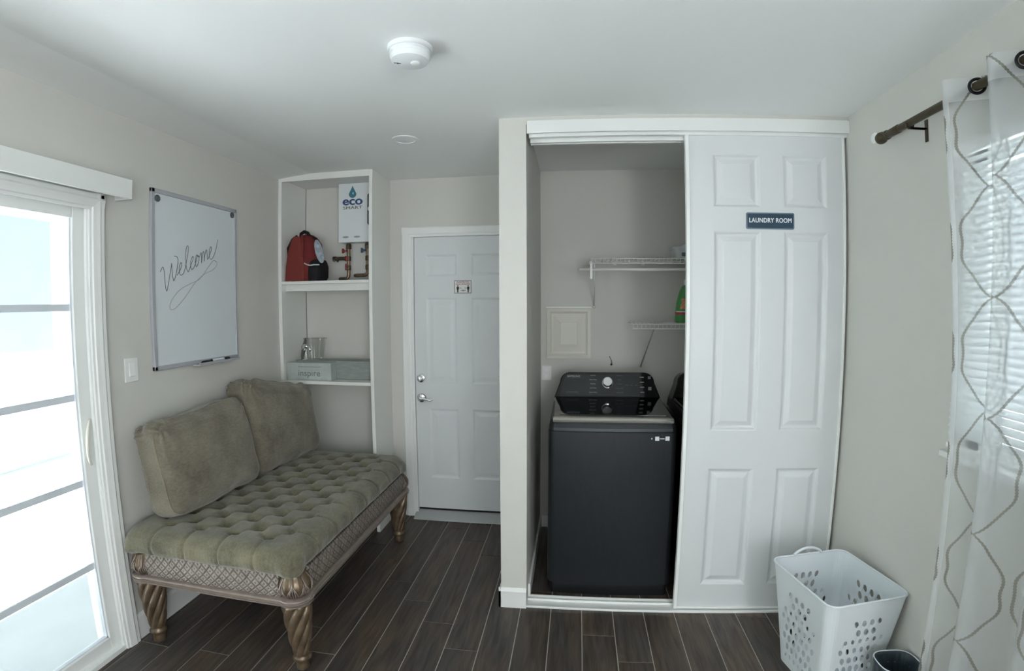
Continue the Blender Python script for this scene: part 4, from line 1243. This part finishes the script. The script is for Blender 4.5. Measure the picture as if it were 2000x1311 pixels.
# ------------------------------------------------------------------ ceiling fittings
sd = thing('smoke_detector', 'round white smoke detector on the ceiling', 'smoke detector', (1.435, -.74, H))
c = (1.435, -.74, H)
obj('mounting_base', MB().lathe([(.078, 0), (.078, -.010), (.074, -.014)], c, 'z', 48), M['smoke'], sd, smooth='auto')
dome = obj('sensor_body', MB().lathe([(.070, -.0145), (.071, -.020), (.066, -.024), (.066, -.030), (.069, -.033), (.064, -.050), (.050, -.056), (.001, -.058)], c, 'z', 48), M['smoke'], sd, smooth='auto')
m_ = MB().box(c[0] - .052, c[0] - .036, c[1] - .014, c[1] - .010, H - .0565, H - .0525).box(c[0] - .044, c[0] - .030, c[1] - .008, c[1] - .005, H - .0575, H - .053)
obj('indicator_slot', m_, M['black'], dome)
obj('test_button', MB().lathe([(.017, -.056), (.017, -.061), (.014, -.063), (.001, -.063)], (c[0] + .020, c[1], H), 'z', 24), M['vinyl'], dome, smooth='auto')
dl = thing('recessed_light', 'round recessed ceiling light trim, switched off', 'ceiling light', (1.095, .220, H))
obj('trim_ring', MB().lathe([(.070, 0), (.070, -.004), (.054, -.006), (.054, -.001)], (1.095, .22, H), 'z', 40), M['trim'], dl, smooth='auto')
obj('lens', MB().lathe([(.053, -.0005), (.053, -.003), (.001, -.0035)], (1.095, .22, H), 'z', 40), M['smoke'], dl, smooth='auto')
tag(dl, 'round recessed ceiling light near the shelving unit, switched off')

# ------------------------------------------------------------------ side window with mini blind
w1 = thing('window_1', None, None, (XR, -1.55, 1.05)); w1['kind'] = 'structure'
m_ = MB()
m_.box(XR + .05, XR + .12, WY0, WY1, WZ0, WZ0 + .05).box(XR + .05, XR + .12, WY0, WY1, WZ1 - .05, WZ1).box(XR + .05, XR + .12, WY0, WY0 + .05, WZ0, WZ1).box(XR + .05, XR + .12, WY1 - .05, WY1, WZ0, WZ1).box(XR + .06, XR + .11, -1.57, -1.53, WZ0, WZ1)
obj('window_frame', m_, M['vinyl'], w1)
obj('pane', MB().box(XR + .083, XR + .087, WY0 + .05, WY1 - .05, WZ0 + .05, WZ1 - .05), M['glass'], w1)
obj('window_sill', MB().box(XR - .020, XR + .06, WY0 - .05, WY1 + .05, WZ0 - .018, WZ0 + .002, bev=.003), M['trim'], w1)
bl = thing('window_blind', 'white horizontal mini blind seen through the sheer curtain', 'blind', (XR + .02, -1.55, 2.05))
obj('headrail', MB().box(XR - .024, XR - .001, WY0 - .045, WY1 + .020, WZ1 - .026, WZ1 + .008), M['vinyl'], bl)
m_ = MB(); z = WZ1 - .048
while z > WZ0 + .055:
    a = math.radians(54); hx_, hz_ = .0125 * math.cos(a), .0125 * math.sin(a)
    xc = XR - .010
    m_.prism([(xc - hx_, z - hz_), (xc - hx_ + .0008, z - hz_ - .0003), (xc + .001, z + .0016), (xc + hx_, z + hz_), (xc + hx_ - .0008, z + hz_ + .0003), (xc - .001, z + .0028)], 'y', WY0 - .042, WY1 + .018)
    z -= .0255
o = obj('slats', m_, M['slat'], bl)
obj('bottom_rail', MB().box(XR - .020, XR - .001, WY0 - .042, WY1 + .018, WZ0 + .022, WZ0 + .038, bev=.002), M['vinyl'], bl)
for y in (-.80, -1.25, -1.75, -2.2): obj('ladder_cord', MB().tube([(XR - .021, y, WZ1 - .03), (XR - .021, y, WZ0 + .03)], .0014, 5), M['wire'], bl)

# curtain rod
XCR, ZCR = 3.228, 2.218
cr = thing('curtain_rod', 'dark bronze curtain rod with a ball finial on the right wall', 'curtain rod', (XCR, -1.5, ZCR))
obj('rod', MB().tube([(XCR, -.50, ZCR), (XCR, -2.7, ZCR)], .0145, 16), M['bronze'], cr, smooth='auto')
obj('rod_sleeve', MB().lathe([(.0150, -.505), (.0170, -.50), (.0160, -.43), (.013, -.425)], (XCR, 0, ZCR), 'y', 16), M['bronze'], cr, smooth='auto')
m_ = MB().lathe([(.014, -.43), (.019, -.425), (.019, -.413), (.014, -.408), (.019, -.400), (.0235, -.390), (.0245, -.380), (.0225, -.370), (.017, -.362), (.008, -.357), (.001, -.356)], (XCR, 0, ZCR), 'y', 24)
obj('finial', m_, M['bronze'], cr, smooth='auto')
m_ = MB().box(XR - .004, XR, -.572, -.556, 2.150, 2.232, bev=.001).box(XCR - .004, XR - .002, -.570, -.558, 2.196, 2.201).tube([(XCR - .018, -.564, ZCR), (XCR - .014, -.564, ZCR - .014), (XCR, -.564, ZCR - .0178), (XCR + .015, -.564, ZCR - .013), (XCR + .018, -.564, ZCR)], .003, 6)
m_.box(XCR + .002, XR - .002, -.570, -.558, 2.196, 2.201)
obj('bracket', m_, M['bronze'], cr)
obj('bracket', MB().box(XR - .004, XR, -2.66, -2.64, 2.150, 2.232).box(XCR, XR - .002, -2.656, -2.644, 2.201, 2.206), M['bronze'], cr)
o = obj('wall_anchor_cap', MB().lathe([(.024, 0), (.024, -.005), (.018, -.010), (.001, -.011)], (XR, -.222, 2.270), 'x', 24), M['vinyl'], origin=(XR, -.222, 2.270), smooth='auto')
tag(o, 'round white plastic cap on the right wall behind the rod finial', 'wall cap')

# sheer curtain, hung by grommets, folding to and fro across the rod
cu = thing('curtain', 'sheer white curtain with grey embroidered ogee lines on the right', 'curtain', (XCR, -1.6, 2.28))
bm = bmesh.new()
uvl = bm.loops.layers.uv.new('UVMap')
NS, NZ = 330, 60
path = []
def cpos(s, z):
    amp = .068 + .012 * noise.noise(Vector((s * .5, z * .7, 0)))
    x = XCR - .008 - amp * math.cos(PI * s)
    drop = max(0, 2.2 - z)
    y = -.858 - .092 * s - .004 * drop * math.cos(s * 1.3) - .022 * drop * (1 if s < 1 else .6)
    x += .010 * drop * math.sin(s * 2.1 + z)
    return Vector((min(x, XR - .030), y, z))
arc = [0]
for i in range(1, NS + 1):
    s0, s1_ = (i - 1) / NS * 13, i / NS * 13
    arc.append(arc[-1] + (cpos(s1_, 2.2) - cpos(s0, 2.2)).length)
G = []
for i in range(NS + 1):
    s_ = i / NS * 13
    G.append([(bm.verts.new(cpos(s_, .03 + (2.250 - .03) * k / NZ)), (arc[i], .03 + (2.250 - .03) * k / NZ)) for k in range(NZ + 1)])
for i in range(NS):
    for k in range(NZ):
        q = [G[i][k], G[i + 1][k], G[i + 1][k + 1], G[i][k + 1]]
        # cut the grommet holes where the cloth crosses the rod
        cx_ = sum(a[0].co.x for a in q) / 4; cz_ = (q[0][1][1] + q[2][1][1]) / 2
        if math.hypot(cx_ - XCR, cz_ - ZCR) < .017: continue
        f = bm.faces.new([a[0] for a in q])
        for l, a in zip(f.loops, q): l[uvl].uv = a[1]
obj('sheer_panel', bm, M['sheer'], cu, smooth=True)
for k in range(13):
    s_ = k + .5
    # direction of the cloth where it crosses the rod
    a = cpos(s_ - .05, ZCR); b = cpos(s_ + .05, ZCR); c_ = cpos(s_, ZCR)
    t = (b - a).normalized(); nrm = Vector((-t.y, t.x, 0))
    ctr = Vector((XCR, c_.y + (XCR - c_.x) * (t.y / t.x if abs(t.x) > .1 else 0), ZCR))
    pts = [ctr + (t * math.cos(2 * PI * i / 32) + Vector((0, 0, 1)) * math.sin(2 * PI * i / 32)) * .0225 for i in range(32)]
    obj('grommet', MB().tube(pts, .0048, 8, closed=True), M['ring'], cu, smooth=True)

# ------------------------------------------------------------------ laundry basket (thin shell with oval holes) and waste bin
from mathutils.geometry import delaunay_2d_cdt
bk = thing('laundry_basket', 'white plastic laundry basket with oval holes beside the closet door', 'laundry basket', (3.082, -.455, 0), (0, 0, math.radians(11.5)))
HB = .455
def bplan(s, z):
    """point on the shell: s in [0,4) walks round the rounded rectangle, z height"""
    f = z / HB
    hx = .132 + .052 * f; hy = .150 + .053 * f; r = .040
    hx -= 0; 
    k = int(s) % 4; t = s - int(s)
    # each side: straight part (0..0.86) then the corner arc
    P4 = [((-hx, hy - r), (-hx, -hy + r), (-hx + r, -hy + r), PI), ((-hx + r, -hy), (hx - r, -hy), (hx - r, -hy + r), 1.5 * PI),
          ((hx, -hy + r), (hx, hy - r), (hx - r, hy - r), 0), ((hx - r, hy), (-hx + r, hy), (-hx + r, hy - r), .5 * PI)]
    a, b, c_, ang = P4[k]
    if t < .86:
        q = t / .86
        return Vector((a[0] + (b[0] - a[0]) * q, a[1] + (b[1] - a[1]) * q, z))
    q = (t - .86) / .14 * PI / 2
    return Vector((c_[0] + r * math.cos(ang + q), c_[1] + r * math.sin(ang + q), z))
pts2 = []; edges = []; holes = []
def top_z(s):
    t = s - int(s); k = int(s) % 4
    if k in (1, 3): return HB + .002
    return HB
def addpt(p): pts2.append(Vector((p[0], p[1]))); return len(pts2) - 1
# grid of constraint columns at the corners and a coarse lattice elsewhere
cols = []
for k in range(4):
    cols += [k + q for q in (0, .12, .3, .5, .7, .86)] + [k + .86 + .14 * i / 6 for i in range(1, 6)]
cols.append(4.0)
ends = []
for s_ in cols:
    ends.append((addpt((s_, 0.0)), addpt((s_, HB))))
for a, b in zip(ends, ends[1:]):
    edges.append((a[0], b[0])); edges.append((a[1], b[1]))
for s_, (a, b) in zip(cols, ends):
    t = s_ - int(s_)
    if t >= .86 or t == 0: edges.append((a, b))
def hole(s_, z, hs, hz, tilt=0.0):
    n = 12; ids = []
    for i in range(n):
        a = 2 * PI * i / n
        u, w = hs * math.cos(a), hz * math.sin(a)
        L_ = .30
        ids.append(addpt((s_ + (u * math.cos(tilt) - w * math.sin(tilt)) / L_ * .86, z + u * math.sin(tilt) + w * math.cos(tilt))))
    for i in range(n): edges.append((ids[i], ids[(i + 1) % n]))
    holes.append((s_, z))
for k in range(4):
    rows = [(.055, .8), (.10, 1.0), (.145, 1.05), (.19, 1.0), (.235, .85), (.278, .7), (.318, .95), (.360, .85)]
    for ri, (z, sc) in enumerate(rows):
        nn = 6
        for c2 in range(nn):
            t = .10 + (c2 + (.5 if ri % 2 else 0)) * .115
            if t > .77: continue
            w_ = 1.0
            if ri > 5 and not (.22 < t < .64): continue
            hole(k + t, z, .0125 * sc * w_, .0185 * sc * w_, .5 * (1 if k % 2 else -1))
    # slot row at one upper corner side
V2, E2, F2, _, _, _ = delaunay_2d_cdt(pts2, edges, [], 0, 1e-6)
bm = bmesh.new()
vs = [bm.verts.new(bplan(min(v.x, 3.99999) if v.x < 4 else 0.0, v.y)) for v in V2]
hole_arr = holes
for f in F2:
    cx_ = sum(V2[i].x for i in f) / 3; cz_ = sum(V2[i].y for i in f) / 3
    inside = False
    for (hs_, hz_) in hole_arr:
        if abs(cx_ - hs_) < .06 and abs(cz_ - hz_) < .02:
            if ((cx_ - hs_) * .30 / .86 / .0160) ** 2 + ((cz_ - hz_) / .0165) ** 2 < 1.0: inside = True; break
    if inside: continue
    try: bm.faces.new([vs[i] for i in f])
    except ValueError: pass
bmesh.ops.remove_doubles(bm, verts=bm.verts, dist=1e-5)
bs = obj('basket_shell', bm, M['basket'], bk, world=False)
md = bs.modifiers.new('solid', 'SOLIDIFY'); md.thickness = .0022; md.offset = -1
# floor of the basket
m_ = MB(); ring = [bplan(s_, .004) for s_ in [i / 40 * 4 for i in range(40)]]
R = m_.loft([ring, [p + Vector((0, 0, .003)) for p in ring]])
obj('basket_floor', m_, M['basket'], bk, world=False)
# rolled rim with raised carrying arches on two sides
pts = []
for i in range(160):
    s_ = i / 160 * 4; k = int(s_); t = s_ - k
    z = HB
    p = bplan(s_, z); pts.append(p)
obj('rim', MB().tube(pts, .0045, 8, closed=True), M['basket'], bk, smooth=True, world=False)
for k in (3,):
    pts = []
    for i in range(17):
        t = i / 16; p = bplan(k + .22 + .42 * t, HB); p.z += .030 * math.sin(PI * t) ** .7; pts.append(p)
    obj('handle', MB().tube(pts, .006, 8), M['basket'], bk, smooth=True, world=False)

wb_ = thing('waste_bin', 'small wastebasket lined with a gathered grey bag beside the laundry basket', 'waste bin', (3.205, -.735, 0))
m_ = MB()
def ring_(r, z, fl=0.0, n=72, sq=3.0):
    out = []
    for i in range(n):
        a = 2 * PI * i / n; c_, s_ = math.cos(a), math.sin(a)
        rr = r * (1 + fl * math.sin(26 * a + 2 * math.sin(3 * a)))
        out.append((rr * .98 * math.copysign(abs(c_) ** (2 / sq), c_), rr * .82 * math.copysign(abs(s_) ** (2 / sq), s_), z))
    return out
m_.loft([ring_(.052, 0), ring_(.056, .01), ring_(.070, .215), ring_(.068, .215), ring_(.052, .014)])
obj('bin_body', m_, M['basket'], wb_, smooth='auto', world=False)
m_ = MB()
R = m_.loft([ring_(.066, .12, .03), ring_(.075, .18, .035), ring_(.079, .236, .02), ring_(.081, .256, .008), ring_(.078, .256, .008), ring_(.073, .245, .02), ring_(.065, .21, .04), ring_(.050, .10, .07), ring_(.035, .03, .07)], cap=False)
m_.face(R[-1])
obj('bin_liner', m_, M['slate'], wb_, smooth=True, world=False)
obj('bin_rim', MB().tube(ring_(.0805, .257), .0022, 6, closed=True), M['basket'], wb_, smooth=True, world=False)
